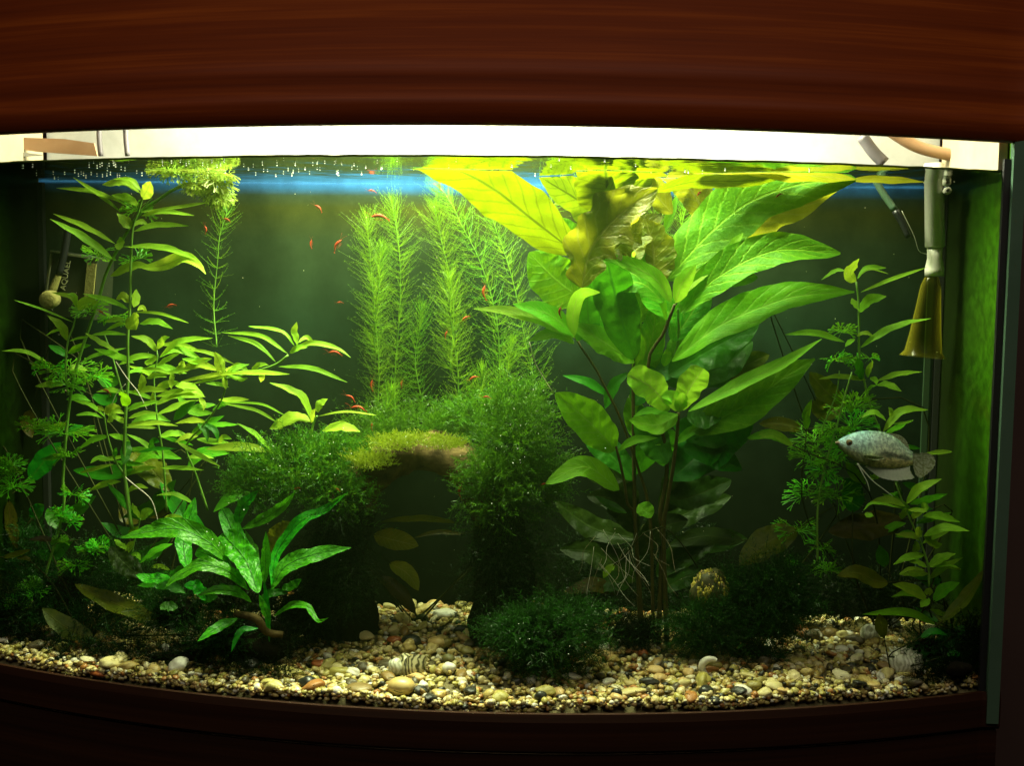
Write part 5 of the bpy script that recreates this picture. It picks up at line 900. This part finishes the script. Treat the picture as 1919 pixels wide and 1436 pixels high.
# ------------------------------------------------------------------ shells
def spiral(name, c, r, axis, label, m1, turns=3.0, grow=2.1, height=.55, cat='snail', ap=.62):
    """coiled tube whose whorls widen, axis points to the tip of the shell"""
    ax = unit(axis); b = unit(np.cross(ax, [.2, .3, .93])); d = np.cross(ax, b); n = 70; k = 14; V = []
    for i in range(n + 1):
        th = turns * 6.283 * (i / n); s = grow ** ((th / 6.283) - turns); R0 = r * .55 * s; tr = r * ap * .72 * s
        cen = np.asarray(c) + (b * math.cos(th) + d * math.sin(th)) * R0 + ax * r * height * (1 - s) * 1.6; o = b * math.cos(th) + d * math.sin(th)
        for j in range(k):
            ph = 6.283 * j / k; rib = 1 + .04 * math.sin(i * 1.9); V.append(cen + (o * math.cos(ph) + ax * math.sin(ph)) * tr * rib)
    F = [(i * k + j, i * k + (j + 1) % k, (i + 1) * k + (j + 1) % k, (i + 1) * k + j) for i in range(n) for j in range(k)] + [tuple(range(k))]
    e = empty(name, c, label, cat); mesh('shell', V, F, m1, e)
    V2 = [v for v in V[n * k:]]; mouth = MB(); mouth.add(V2, [tuple(range(k))]); mouth.build('shell_mouth', M['stonedark'], e); return e
def shellmat(name, c1, c2, sc):
    m, nt, out = newmat(name); L = nt.links.new; tc = nt.nodes.new('ShaderNodeTexCoord'); wv = nt.nodes.new('ShaderNodeTexWave'); wv.inputs['Scale'].default_value = sc; wv.inputs['Distortion'].default_value = 14; wv.inputs['Detail'].default_value = 3; L(tc.outputs['Object'], wv.inputs['Vector'])
    nz = noisetex(nt, 130, 5, .6, tc.outputs['Object']); ad = nt.nodes.new('ShaderNodeMixRGB'); ad.inputs[0].default_value = .55; L(wv.outputs['Fac'], ad.inputs[1]); L(nz.outputs['Fac'], ad.inputs[2])
    rp = ramp(nt, [(.35, c1), (.6, c2)]); L(ad.outputs[0], rp.inputs[0]); b = nt.nodes.new('ShaderNodeBsdfPrincipled'); b.inputs['Roughness'].default_value = .35; L(rp.outputs[0], b.inputs['Base Color']); L(b.outputs[0], out.inputs[0]); return m
M['applesnail'] = shellmat('striped_shell', (.06, .055, .02), (.50, .46, .26), 60)
M['paleshell'] = shellmat('pale_shell', (.42, .42, .30), (.72, .72, .58), 70)
g0 = G(775, 1262); s0 = S(g0[1])
sn = spiral('apple_snail', P(772, 1252, g0[1] + .012), 50 * s0, (-.88, -.38, .12), 'large striped apple snail lying on its side behind the egg shaped stone', M['applesnail'], 2.6, 2.0, .42)
cap = lump(IV2, 3, .2) * np.array([15, 14, 18]) * s0 + P(741, 1251, g0[1] + .002); mesh('shell_tip', cap, IF2, M['paleshell'], sn)
g1 = G(311, 1232); spiral('ramshorn_snail', P(311, 1216, g1[1]), 11 * S(g1[1]), (.1, -.95, .2), 'small white spiral snail shell left of the fern rock', M['paleshell'], 3, 1.9, .15)
def crescent(px, py, r, label):
    g = G(px, py + 14); s = S(g[1]); V = []; n = 20; k = 10
    for i in range(n + 1):
        t = i / n; th = R(60 + 190 * t); tr = r * .34 * math.sin(math.pi * (.12 + .82 * t)) ** .6 * s; cx, cz = math.cos(th) * r * .8 * s, math.sin(th) * r * .7 * s
        o = np.array([math.cos(th), 0, math.sin(th)])
        for j in range(k):
            ph = 6.283 * j / k; V.append(P(px + 2, py, g[1]) + np.array([cx, 0, cz]) + (o * math.cos(ph) + np.array([0, 1, 0]) * math.sin(ph)) * tr)
    F = [(i * k + j, i * k + (j + 1) % k, (i + 1) * k + (j + 1) % k, (i + 1) * k + j) for i in range(n) for j in range(k)] + [tuple(range(k)), tuple(range(n * k, n * k + k))]
    return tag(mesh('shell_piece', V, F, M['stonewhite']), label, 'shell')
crescent(1331, 1251, 22, 'white C shaped shell piece standing in front of the dark moss bush')
e = empty('spiny_shell', G(1690, 1262), 'knobbly pale shell with short spines in the right gravel', 'shell'); cc = P(1690, 1240, G(1690, 1265)[1] + .012); ss = S(.0)
mesh('shell', lump(IV2, 8, .35) * np.array([34, 26, 24]) * ss + cc, IF2, M['paleshell'], e)
for i in range(11):
    th = R(20 + 150 * i / 10); o = np.array([math.cos(th), random.uniform(-.5, .1), math.sin(th)]); MB().tube([cc + o * np.array([30, 20, 20]) * ss, cc + o * np.array([44, 26, 31]) * ss], [.0034, .0005], 6, 4).build('spine', M['paleshell'], e)
e = empty('barnacle', G(1632, 1206), 'pale holed barnacle shell beside the leaning olive leaf', 'shell'); cc = P(1630, 1187, G(1632, 1210)[1] + .01)
MB().lathe([(20 * ss, -18 * ss), (19 * ss, 0), (14 * ss, 15 * ss), (9 * ss, 19 * ss), (6 * ss, 15 * ss), (4 * ss, 6 * ss)], cc, (-.25, -.75, .6), 12).build('shell', M['paleshell'], e); 
e = stone(335, 1247, 20, 15, 'stonewhite', 'pale broken shell fragment lying left of the fern rock', 'shell_piece', 'shell', 5, .5)
stone(1700, 1220, 12, 9, 'stonegreen', 'small ribbed olive shell behind the spiny shell', 'small_shell', 'shell', 6, .3)

# ------------------------------------------------------------------ fish
FY = .045; fi = frame(1500, 780, 6.397); fish = empty('gourami', P(1640, 850, FY), 'silvery blue spotted gourami facing left at the right glass', 'fish')
def fishmat():
    m, nt, out = newmat('fish_skin'); L = nt.links.new; tc = nt.nodes.new('ShaderNodeTexCoord'); uv = tc.outputs['UV']; sx = nt.nodes.new('ShaderNodeSeparateXYZ'); L(uv, sx.inputs[0])
    back = ramp(nt, [(0, (.46, .42, .14)), (.28, (.66, .60, .28)), (.45, (.90, .98, .70)), (.8, (.80, 1.0, .90)), (1, (.50, .72, .66))]); L(sx.outputs[1], back.inputs[0])
    head = ramp(nt, [(0, (.55, .75, .95)), (.35, (.62, .85, .95)), (.6, (1, 1, .92)), (1, (.85, .85, .7))]); L(sx.outputs[0], head.inputs[0])
    mu = nt.nodes.new('ShaderNodeMixRGB'); mu.blend_type = 'MULTIPLY'; mu.inputs[0].default_value = .8; L(back.outputs[0], mu.inputs[1]); L(head.outputs[0], mu.inputs[2])
    mp = nt.nodes.new('ShaderNodeMapping'); mp.inputs['Scale'].default_value = (1, .28, 1); mp.inputs['Rotation'].default_value = (0, 0, .25); L(uv, mp.inputs[0]); n1 = noisetex(nt, 24, 3, .55, mp.outputs[0]); r1 = ramp(nt, [(.44, (.45, .52, .54)), (.56, (1.25, 1.25, 1.25))]); L(n1.outputs['Fac'], r1.inputs[0])
    m2 = nt.nodes.new('ShaderNodeMixRGB'); m2.blend_type = 'MULTIPLY'; m2.inputs[0].default_value = .7; L(mu.outputs[0], m2.inputs[1]); L(r1.outputs[0], m2.inputs[2]); col = m2.outputs[0]
    for (u, v, ru, rv) in [(.64, .42, .15, .16), (.90, .44, .12, .2), (.78, .42, .14, .1)]:
        vm = nt.nodes.new('ShaderNodeVectorMath'); vm.operation = 'SUBTRACT'; vm.inputs[1].default_value = (u, v, 0); L(uv, vm.inputs[0]); vd = nt.nodes.new('ShaderNodeVectorMath'); vd.operation = 'DIVIDE'; vd.inputs[1].default_value = (ru, rv, 1); L(vm.outputs[0], vd.inputs[0]); ln = nt.nodes.new('ShaderNodeVectorMath'); ln.operation = 'LENGTH'; L(vd.outputs[0], ln.inputs[0])
        mr = nt.nodes.new('ShaderNodeMapRange'); mr.inputs['From Min'].default_value = 1; mr.inputs['From Max'].default_value = .3; mr.inputs['To Max'].default_value = .7; L(ln.outputs['Value'], mr.inputs[0]); mx = nt.nodes.new('ShaderNodeMixRGB'); mx.inputs[2].default_value = (.02, .045, .04, 1); L(mr.outputs[0], mx.inputs[0]); L(col, mx.inputs[1]); col = mx.outputs[0]
    vo = nt.nodes.new('ShaderNodeTexVoronoi'); vo.inputs['Scale'].default_value = 40; mq = nt.nodes.new('ShaderNodeMapping'); mq.inputs['Scale'].default_value = (1, .55, 1); L(uv, mq.inputs[0]); L(mq.outputs[0], vo.inputs['Vector'])
    bp = nt.nodes.new('ShaderNodeBump'); bp.inputs['Strength'].default_value = .5; bp.inputs['Distance'].default_value = .001; L(vo.outputs['Distance'], bp.inputs['Height'])
    b = nt.nodes.new('ShaderNodeBsdfPrincipled'); b.inputs['Roughness'].default_value = .3; b.inputs['Metallic'].default_value = 0; L(col, b.inputs['Base Color']); L(bp.outputs[0], b.inputs['Normal']); L(b.outputs[0], out.inputs[0]); return m
M['fish'] = fishmat()
def finmat():
    m, nt, out = newmat('fish_fin'); L = nt.links.new; tc = nt.nodes.new('ShaderNodeTexCoord'); nz = noisetex(nt, 420, 3, .5, tc.outputs['Object']); rp = ramp(nt, [(.42, (.36, .42, .18)), (.6, (.85, .92, .68))]); L(nz.outputs['Fac'], rp.inputs[0])
    d = nt.nodes.new('ShaderNodeBsdfPrincipled'); d.inputs['Roughness'].default_value = .35; L(rp.outputs[0], d.inputs['Base Color']); t = nt.nodes.new('ShaderNodeBsdfTranslucent'); t.inputs[0].default_value = (.3, .36, .2, 1); a = nt.nodes.new('ShaderNodeMixShader'); a.inputs[0].default_value = .35; L(d.outputs[0], a.inputs[1]); L(t.outputs[0], a.inputs[2]); L(a.outputs[0], out.inputs[0]); return m
M['fin'] = finmat(); M['finedge'] = simple('pale_fin', (.62, .72, .55), (.80, .86, .70), 300, .35)
top = [(432, 318), (470, 275), (520, 248), (600, 212), (700, 182), (800, 174), (900, 178), (1000, 192), (1100, 225), (1200, 300), (1290, 385), (1350, 440)]
bot = [(432, 322), (460, 380), (520, 440), (600, 500), (700, 562), (800, 600), (900, 618), (1000, 625), (1100, 632), (1200, 628), (1290, 610), (1345, 585)]
xs = np.linspace(432, 1350, 40); zt = np.interp(xs, *zip(*top)); zb = np.interp(xs, *zip(*bot)); V = []; U = []; k = 20; sF = S(FY) / 6.397
def sm(a): return np.convolve(np.pad(a, 2, 'edge'), [.1, .2, .4, .2, .1], 'valid')
zt, zb = sm(zt), sm(zb); zt[0] = 316; zb[0] = 324
for i, x in enumerate(xs):
    u = i / 39; hh = (zb[i] - zt[i]) / 2; mid = (zb[i] + zt[i]) / 2; th_ = .026 * math.sin(math.pi * min(1, .06 + u * .9)) ** .75 * (1 - .55 * u)
    for j in range(k):
        a = 6.283 * j / k; q = fi(x, mid - hh * math.cos(a)); V.append(P(q[0], q[1], FY) + np.array([0, th_ * .42 * math.sin(a), 0])); U.append((u, .5 + .5 * math.cos(a)))
F = [(i * k + j, i * k + (j + 1) % k, (i + 1) * k + (j + 1) % k, (i + 1) * k + j) for i in range(39) for j in range(k)] + [tuple(range(k)), tuple(range(39 * k, 40 * k))]
mesh('body', V, F, M['fish'], fish, uv=U)
def fin(name, out_, base_, mat='fin', rays=14, dy=0.0):
    o = np.array([P(*fi(*q), FY + dy) for q in out_]); b = np.array([P(*fi(*q), FY) for q in base_]); o = curve(o, rays * 2); b = curve(b, rays * 2); V = []; K_ = 5
    for i in range(rays * 2 + 1):
        for j in range(K_): V.append(b[i] + (o[i] - b[i]) * j / (K_ - 1) + np.array([0, .0009 * (1 if i % 2 else -1) * (j > 0), 0]))
    F = [(i * K_ + j, i * K_ + j + 1, (i + 1) * K_ + j + 1, (i + 1) * K_ + j) for i in range(rays * 2) for j in range(K_ - 1)]
    return mesh(name, V, F, M[mat], fish)
fin('dorsal_fin', [(1030, 200), (1120, 212), (1200, 235), (1265, 290), (1300, 365), (1305, 390)], [(1010, 205), (1100, 240), (1170, 290), (1230, 340), (1280, 385), (1300, 400)])
fin('anal_fin', [(770, 606), (860, 672), (960, 738), (1130, 775), (1260, 765), (1362, 745), (1335, 690), (1310, 640)], [(790, 590), (880, 606), (980, 616), (1080, 622), (1160, 622), (1230, 615), (1280, 605), (1310, 595)], 'finedge')
fin('tail_fin', [(1390, 452), (1500, 440), (1590, 480), (1618, 560), (1580, 640), (1500, 710), (1430, 745), (1370, 690)], [(1340, 445), (1342, 462), (1344, 480), (1345, 500), (1345, 520), (1345, 540), (1344, 560), (1342, 580)])
fin('pectoral_fin', [(760, 470), (880, 470), (1000, 505), (940, 530), (830, 520)], [(740, 470), (742, 476), (744, 482), (742, 488), (740, 494)], 'fin', 8, -.014)
ec = P(*fi(590, 322), FY - .0062); eye_ = MB().lathe([(.0, .0014), (.0020, .001), (.0031, .0), (.0034, -.0016)], ec, (0, -1, 0), 18).build('eye', simple('fish_eye', (.16, .10, .05), (.22, .14, .06), 80, .15), fish)
MB().lathe([(.0, .0018), (.0010, .0016), (.0015, .001), (.0016, .0)], ec, (0, -1, 0), 14).build('pupil', M['black'], eye_)
MB().tube([P(*fi(432, 322), FY - .0008), P(*fi(450, 318), FY - .003), P(*fi(470, 322), FY - .005)], [.0016, .0016, .0008], 8, 8).build('mouth', simple('fish_lip', (.36, .26, .18), (.40, .30, .22), 60, .4), fish)
for pts in ([(680, 570), (760, 660), (870, 780), (1000, 880), (1110, 965)], [(690, 570), (740, 680), (800, 790), (830, 900)]):
    MB().tube([P(*fi(*q), FY - .004) for q in pts], [.0008, .0005, .0003], 5, 16).build('feeler', M['finedge'], fish)

# ------------------------------------------------------------------ shrimps
def shrimp(px, py, Y, ang, ln, label):
    c = P(px, py, Y); s = S(Y); e = empty('shrimp', c, label, 'shrimp', 'red dwarf shrimps'); a = R(-ang); L = ln * s * .72
    ex = RGT * math.cos(a) + UPV * math.sin(a); ey = -RGT * math.sin(a) + UPV * math.cos(a); ey = ey if ey[2] > 0 else -ey; ez = np.cross(ex, ey)
    def q(u, v, w_=0): return c + L * (ex * u + ey * v + ez * w_)
    MB().tube([q(-.52, -.02), q(-.36, .04), q(-.15, .09), q(.05, .10), q(.25, .04), q(.42, -.06), q(.5, -.10)], [L * .02, L * .085, L * .115, L * .11, L * .085, L * .05, L * .02], 8, 16).build('body', M['shrimp'], e)
    t = MB()
    for d in (-.07, 0, .07): t.add([q(.46, -.08), q(.62, -.12 + d, d), q(.60, -.17 + d, d)], [(0, 1, 2)])
    t.build('tail_fan', M['shrimp'], e); g = MB()
    for i in range(5): x = -.28 + .11 * i; g.tube([q(x, 0, .02), q(x - .03, -.14, .06), q(x + .03, -.22, .04)], L * .010, 3, 4)
    g.build('legs', M['shrimp'], e); f = MB()
    for d in (-.1, .12): f.tube([q(-.5, 0), q(-.75, .06 + d), q(-1.0, .02 + d * 2)], L * .007, 3, 6)
    f.build('antennae', M['shrimp'], e)
for a in [(632, 460, .11, 125, 34, 'red shrimp swimming diagonally in the open water left of the first feathery stem'), (597, 390, .12, 40, 24, 'small red shrimp highest in the open water'), (583, 457, .12, 95, 20, 'tiny red shrimp hanging upright in the dark open water'), (385, 430, .12, 80, 20, 'tiny red shrimp beside the lone feathery stem tip'), (320, 573, .12, -20, 24, 'faint brown red shrimp right of the tallest left stem'), (637, 567, .13, -5, 16, 'tiny shrimp in the dark water at the edge of the golden feathery stem'),
    (672, 766, .08, 8, 38, 'clear red shrimp just above the moss at the left end of the arch'), (657, 746, .09, 30, 28, 'red shrimp swimming right above the other one near the moss'), (628, 662, .10, 5, 32, 'dark red shrimp under the tip of the leaning shoot'), (200, 734, .03, 25, 24, 'orange red shrimp sitting among the left stems below the fan leaves'), (190, 586, .04, 25, 18, 'red shrimp at the thick stem near the round sponge'), (697, 358, .15, 5, 20, 'orange shrimp just below the blue strip'), (712, 407, .13, 5, 42, 'long orange shrimp resting on the second feathery stem'),
    (908, 548, .13, 92, 34, 'red shrimp clinging upright to the slanting feathery stem'), (863, 922, .015, 95, 36, 'bright red shrimp hanging at the upper right of the arch mouth'), (836, 627, .11, 110, 18, 'red shrimp curled on the bushy mid height stem'), (872, 597, .11, -40, 22, 'orange shrimp at the tip side of the bushy stem'), (888, 709, .10, -25, 26, 'orange shrimp on top of the moss bank'), (912, 745, .07, 0, 20, 'orange red shrimp in the right moss bank'), (697, 722, .12, 95, 26, 'dim red shrimp low on the golden feathery stem'), (753, 720, .13, 100, 18, 'small red shrimp on the second feathery stem foot'), (636, 1028, .06, 95, 28, 'dark red shrimp in the black shade left of the arch mouth'),
    (632, 918, .0, 25, 16, 'small red shrimp in the left moss bank'), (558, 916, .01, -10, 18, 'orange red shrimp low in the left moss'), (692, 1157, .07, 35, 34, 'brown red shrimp on the floor at the arch foot'), (1020, 908, .02, -15, 18, 'small orange shrimp at the tip of the arched leaf'), (1050, 585, .02, 95, 26, 'pinkish shrimp standing on the left shoot of the broad leaved plant'), (697, 800, .08, 95, 18, 'small red shrimp under the little stem behind the arch'), (425, 412, .13, 15, 20, 'orange shrimp in the lone feathery stem tip'), (1312, 362, .09, -40, 20, 'orange speck of a shrimp under the surface leaves'), (1460, 366, .03, -35, 18, 'orange shrimp on the huge veined leaf'), (530, 625, .12, 20, 24, 'faint red shrimp behind the leaning shoot')]: shrimp(*a)

# ------------------------------------------------------------------ equipment
flt = empty('filter', P(125, 540, .14), 'dark internal filter with pale vertical lettering in the left rear corner', 'filter')
def quad(pts, Y, th, name, mat, parent):
    f0 = [P(x, y, Y) for x, y in pts]; n = len(f0); V = f0 + [p + np.array([0, th, 0]) for p in f0]
    F = [tuple(range(n)), tuple(range(n, 2 * n))[::-1]] + [(i, (i + 1) % n, n + (i + 1) % n, n + i) for i in range(n)]
    return mesh(name, V, F, M[mat], parent, False)
quad([(94, 470), (182, 484), (176, 600), (84, 590)], .125, .045, 'housing', 'filterbox', flt)
quad([(94, 469), (116, 472), (116, 476), (94, 473)], .122, .003, 'rim', 'filteredge', flt); quad([(127, 475), (166, 481), (166, 485), (127, 479)], .122, .003, 'rim', 'filteredge', flt)
quad([(94, 475), (97, 475), (87, 545), (84, 545)], .122, .003, 'rim', 'filteredge', flt); quad([(163, 492), (180, 495), (174, 560), (157, 560)], .123, .002, 'side_strip', 'sponge', flt)
MB().tube([P(128, 425, .118), P(121, 470, .117), P(110, 515, .116)], 7 * S(.118), 12, 10).build('pipe', M['black'], flt); MB().tube([P(110, 515, .116), P(98, 545, .115)], [6 * S(.116), 8 * S(.116)], 12, 6).build('nozzle', M['sponge'], flt)
lstrip = quad([(123, 492), (131, 492), (124, 541), (115, 541)], .1235, .001, 'label_strip', 'black', flt)
try:
    cu = bpy.data.curves.new('lettering', 'FONT'); cu.body = 'AQUAEL'; cu.size = .0085; cu.extrude = .0002; cu.align_x = 'CENTER'; cu.align_y = 'CENTER'
    to = bpy.data.objects.new('lettering', cu); COL.objects.link(to); bpy.context.view_layer.update(); dg = bpy.context.evaluated_depsgraph_get(); me = bpy.data.meshes.new_from_object(to.evaluated_get(dg)); bpy.data.objects.remove(to)
    me.materials.clear(); me.materials.append(M['letter']); lo = bpy.data.objects.new('lettering', me); COL.objects.link(lo); lo.parent = lstrip
    cc = P(123, 516, .1225); xx = unit(P(128, 492, .1225) - P(119, 541, .1225)); zz = np.array([0, -1, 0]); yy_ = np.cross(zz, xx); mt = Matrix.Identity(4)
    for i in range(3): mt[i][0] = xx[i]; mt[i][1] = yy_[i]; mt[i][2] = zz[i]; mt[i][3] = cc[i] - org(lstrip)[i]
    lo.matrix_local = mt
except Exception as ex: print('text', ex)
spg = empty('round_sponge', P(92, 562, .10), 'round yellow brown sponge knob on the filter front', 'sponge'); MB().lathe([(15 * S(.1), .012), (17 * S(.1), .010), (18 * S(.1), 0), (17 * S(.1), -.004), (13 * S(.1), -.006), (0.0005, -.0055)], P(92, 562, .10), (-.15, 1, .1), 24).build('body', M['sponge'], spg)
MB().tube([P(96, 562, .112), P(105, 558, .125)], 5 * S(.1), 8, 3).build('neck', M['black'], spg)
dif = empty('bubble_bell', P(1735, 500, .12), 'white plastic pipe with a yellowish bell hanging in the right rear corner', 'aquarium equipment')
MB().lathe([(17 * S(.12), 0), (17 * S(.12), 30 * S(.12)), (18 * S(.12), 31 * S(.12)), (18 * S(.12), 34 * S(.12)), (17 * S(.12), 35 * S(.12)), (17.5 * S(.12), 150 * S(.12)), (15 * S(.12), 152 * S(.12))], P(1750, 306, .12), P(1752, 460, .12) - P(1750, 306, .12), 20).build('pipe', M['tubewhite'], dif)
MB().lathe([(14 * S(.12), 0), (13 * S(.12), 25 * S(.12)), (17 * S(.12), 45 * S(.12)), (17 * S(.12), 58 * S(.12))], P(1752, 458, .12), P(1751, 516, .12) - P(1752, 458, .12), 20).build('sleeve', M['tubewhite'], dif)
def bellmat():
    m, nt, out = newmat('amber_plastic'); L = nt.links.new; d = nt.nodes.new('ShaderNodeBsdfPrincipled'); d.inputs['Base Color'].default_value = (.20, .19, .02, 1); d.inputs['Roughness'].default_value = .15
    t = nt.nodes.new('ShaderNodeBsdfTranslucent'); t.inputs[0].default_value = (.55, .5, .06, 1); tr = nt.nodes.new('ShaderNodeBsdfTransparent'); tr.inputs[0].default_value = (.7, .66, .25, 1); lw = nt.nodes.new('ShaderNodeLayerWeight'); lw.inputs[0].default_value = .35
    a = nt.nodes.new('ShaderNodeMixShader'); a.inputs[0].default_value = .45; L(d.outputs[0], a.inputs[1]); L(t.outputs[0], a.inputs[2]); b = nt.nodes.new('ShaderNodeMixShader'); L(lw.outputs['Facing'], b.inputs[0]); L(tr.outputs[0], b.inputs[1]); L(a.outputs[0], b.inputs[2]); L(b.outputs[0], out.inputs[0]); return m
M['bell'] = bellmat(); sB = S(.12)
MB().lathe([(8 * sB, 0), (13 * sB, 8 * sB), (18 * sB, 22 * sB), (22 * sB, 60 * sB), (28 * sB, 110 * sB), (33 * sB, 142 * sB), (41 * sB, 152 * sB)], P(1747, 514, .12), P(1729, 668, .12) - P(1747, 514, .12), 28, False).build('bell', M['bell'], dif)
for (x, y) in ((1776, 342), (1777, 357)): MB().lathe([(3.0 * sB, 0), (6.5 * sB, 0.0), (7 * sB, 10 * sB), (5 * sB, 14 * sB), (3 * sB, 14 * sB)], P(x, y, .105), (0, 1, 0), 14, False).build('hose_end', M['tubewhite'], dif)
MB().tube([P(1690, 395, .11), P(1712, 440, .11), P(1722, 470, .11), P(1736, 476, .112)], .6 * sB, 5, 16).build('wire', M['tubewhite'], dif)
tag(MB().lathe([(.002, .0), (.007, .002), (.011, .008), (.004, .011), (.003, .018)], P(1790, 515, .165), (1, -.1, 0), 18).build('suction_cup', M['black']), 'black suction cup on the right rear glass', 'suction cup')
hc = empty('heater_cable', P(1650, 280, .12), 'grey cable running down into the water at the right rear', 'cable')
MB().tube([P(1615, 255, .13), P(1637, 285, .13), P(1657, 305, .13)], 11 * S(.13), 10, 10).build('upper_cable', M['cable'], hc); MB().tube([P(1632, 322, .125), P(1655, 362, .12), P(1678, 395, .115)], 6.5 * S(.12), 10, 10).build('sleeve', simple('green_hose', (.09, .16, .10), (.12, .2, .13), 40, .3), hc); MB().tube([P(1678, 395, .115), P(1692, 420, .112), P(1703, 445, .11)], [7 * S(.11), 5 * S(.11)], 10, 8).build('lower_cable', M['black'], hc)
GQ = 'grey cables above the water at the left'
for x, lab in ((187, 'thin grey cable above the water, the one nearer the left end'), (237, 'thin grey cable above the water, the one nearer the bright lamp')): tag(MB().tube([P(x - 2, 225, .12), P(x - 1, 260, .12), P(x + 2, 292, .12)], 4.8 * S(.12), 10, 10).build('cable', M['cable']), lab, 'cable', GQ)
tag(MB().tube([P(1660, 240, .15), P(1720, 275, .15), P(1790, 292, .15), P(1830, 300, .15)], 11 * S(.15), 12, 16).build('hose', M['peach']), 'pale peach hose curving above the water at the right', 'hose')
flp = empty('plastic_flap', P(80, 275, .13), 'pale peach plastic flap above the water at the far left', 'flap')
quad([(-15, 256), (120, 260), (176, 268), (182, 292), (70, 284), (-15, 272)], .13, .003, 'flap_sheet', 'peach', flp); quad([(-15, 277), (80, 290), (-15, 298)], .128, .003, 'flap_corner', 'greyback', flp)
# tiny air bubbles under the surface and in the moss
bv = IV1 * 1.0; bo = mesh('bubble', bv, IF1, M['bubble']); bme = bo.data; bpy.data.objects.remove(bo); wo = Vector(org(water))
for i in range(120):
    px = random.uniform(40, 720) if i < 95 else random.uniform(720, 1720); p = PZ(px, random.uniform(300, 332) + (4 if px < 300 else 0), ZW - .0012); 
    if not (front(p[0]) + .009 < p[1] < BACK - .004): continue
    o = bpy.data.objects.new('bubble', bme); COL.objects.link(o); o.parent = water; o.location = Vector(p) - wo; o.scale = [random.uniform(.00035, .0008)] * 3
P0 = []
for (px, py, Y, rx, ry, n) in [(560, 880, -.01, 130, 70, 26), (960, 860, -.005, 90, 130, 28), (780, 835, .02, 90, 14, 14), (1030, 1190, -.06, 90, 60, 8), (400, 1000, -.03, 120, 60, 12)]:
    for _ in range(n): P0.append(P(px + random.gauss(0, .5) * rx, py + random.gauss(0, .5) * ry, Y + random.uniform(-.02, .02)))
P0 = np.array(P0); r_ = RNG.uniform(.0003, .0006, len(P0)); V = (IV1[None] * r_[:, None, None] + P0[:, None]).reshape(-1, 3); F = (IF1[None] + 42 * np.arange(len(P0))[:, None, None]).reshape(-1, 3)
tag(mesh('moss_bubbles', V, F, M['bubble'], arch), kind='stuff')

# the water itself: a body that dims and tints the light a little
xs = np.linspace(-0.4985, 0.4985, 41); V = []
for z in (-0.019, ZW - 0.0005):
    V += [(x, front(x) + 0.0071, z) for x in xs] + [(x, BACK + 0.0014, z) for x in xs[::-1]]
n = 82; F = [tuple(range(n))[::-1], tuple(range(n, 2 * n))] + [(i, (i + 1) % n, n + (i + 1) % n, n + i) for i in range(n)]
m, nt, out = newmat('murky_water'); pv = nt.nodes.new('ShaderNodeVolumePrincipled'); pv.inputs['Color'].default_value = (0.058, 0.096, 0.032, 1); pv.inputs['Absorption Color'].default_value = (0.10, 0.35, 0.02, 1); pv.inputs['Density'].default_value = 0.70; pv.inputs['Anisotropy'].default_value = 0.2
nt.links.new(pv.outputs[0], out.inputs['Volume'])
wb = tag(mesh('water', V, F, m, smooth=False), 'slightly murky green water filling the aquarium', kind='stuff')
P0 = np.array([P(random.uniform(60, 1800), random.uniform(330, 1150), random.uniform(-.03, .15)) for _ in range(160)]); r_ = RNG.uniform(.00018, .0005, 160)
V = (IV1[None] * r_[:, None, None] + P0[:, None]).reshape(-1, 3); F = (IF1[None] + 42 * np.arange(160)[:, None, None]).reshape(-1, 3)
tag(mesh('drifting_specks', V, F, simple('speck', (.35, .34, .2), (.5, .48, .3), 40, .7), wb), kind='stuff')

# plant scraps lying between the stones
n = 420; x = RNG.uniform(-.47, .47, n); y0 = front(x) + .012; y = y0 + (.12 - y0) * RNG.uniform(0, 1, n) ** 1.4; z = ground(x, y) + .0045
a = RNG.uniform(0, 6.283, n); d = np.stack([np.cos(a), np.sin(a), RNG.uniform(-.1, .15, n)], 1); V, F = fronds(np.stack([x, y, z], 1), d, RNG.normal(size=(n, 3)) * np.array([.25, .25, .08]), RNG.uniform(.004, .014, n), RNG.uniform(.0006, .0016, n), 5, 0)
tag(mesh('plant_debris', V, F, simple('plant_scrap', (.03, .03, .006), (.09, .075, .015), 60, .8, spec=.1)), 'thin brown plant scraps lying between the gravel stones', kind='stuff')
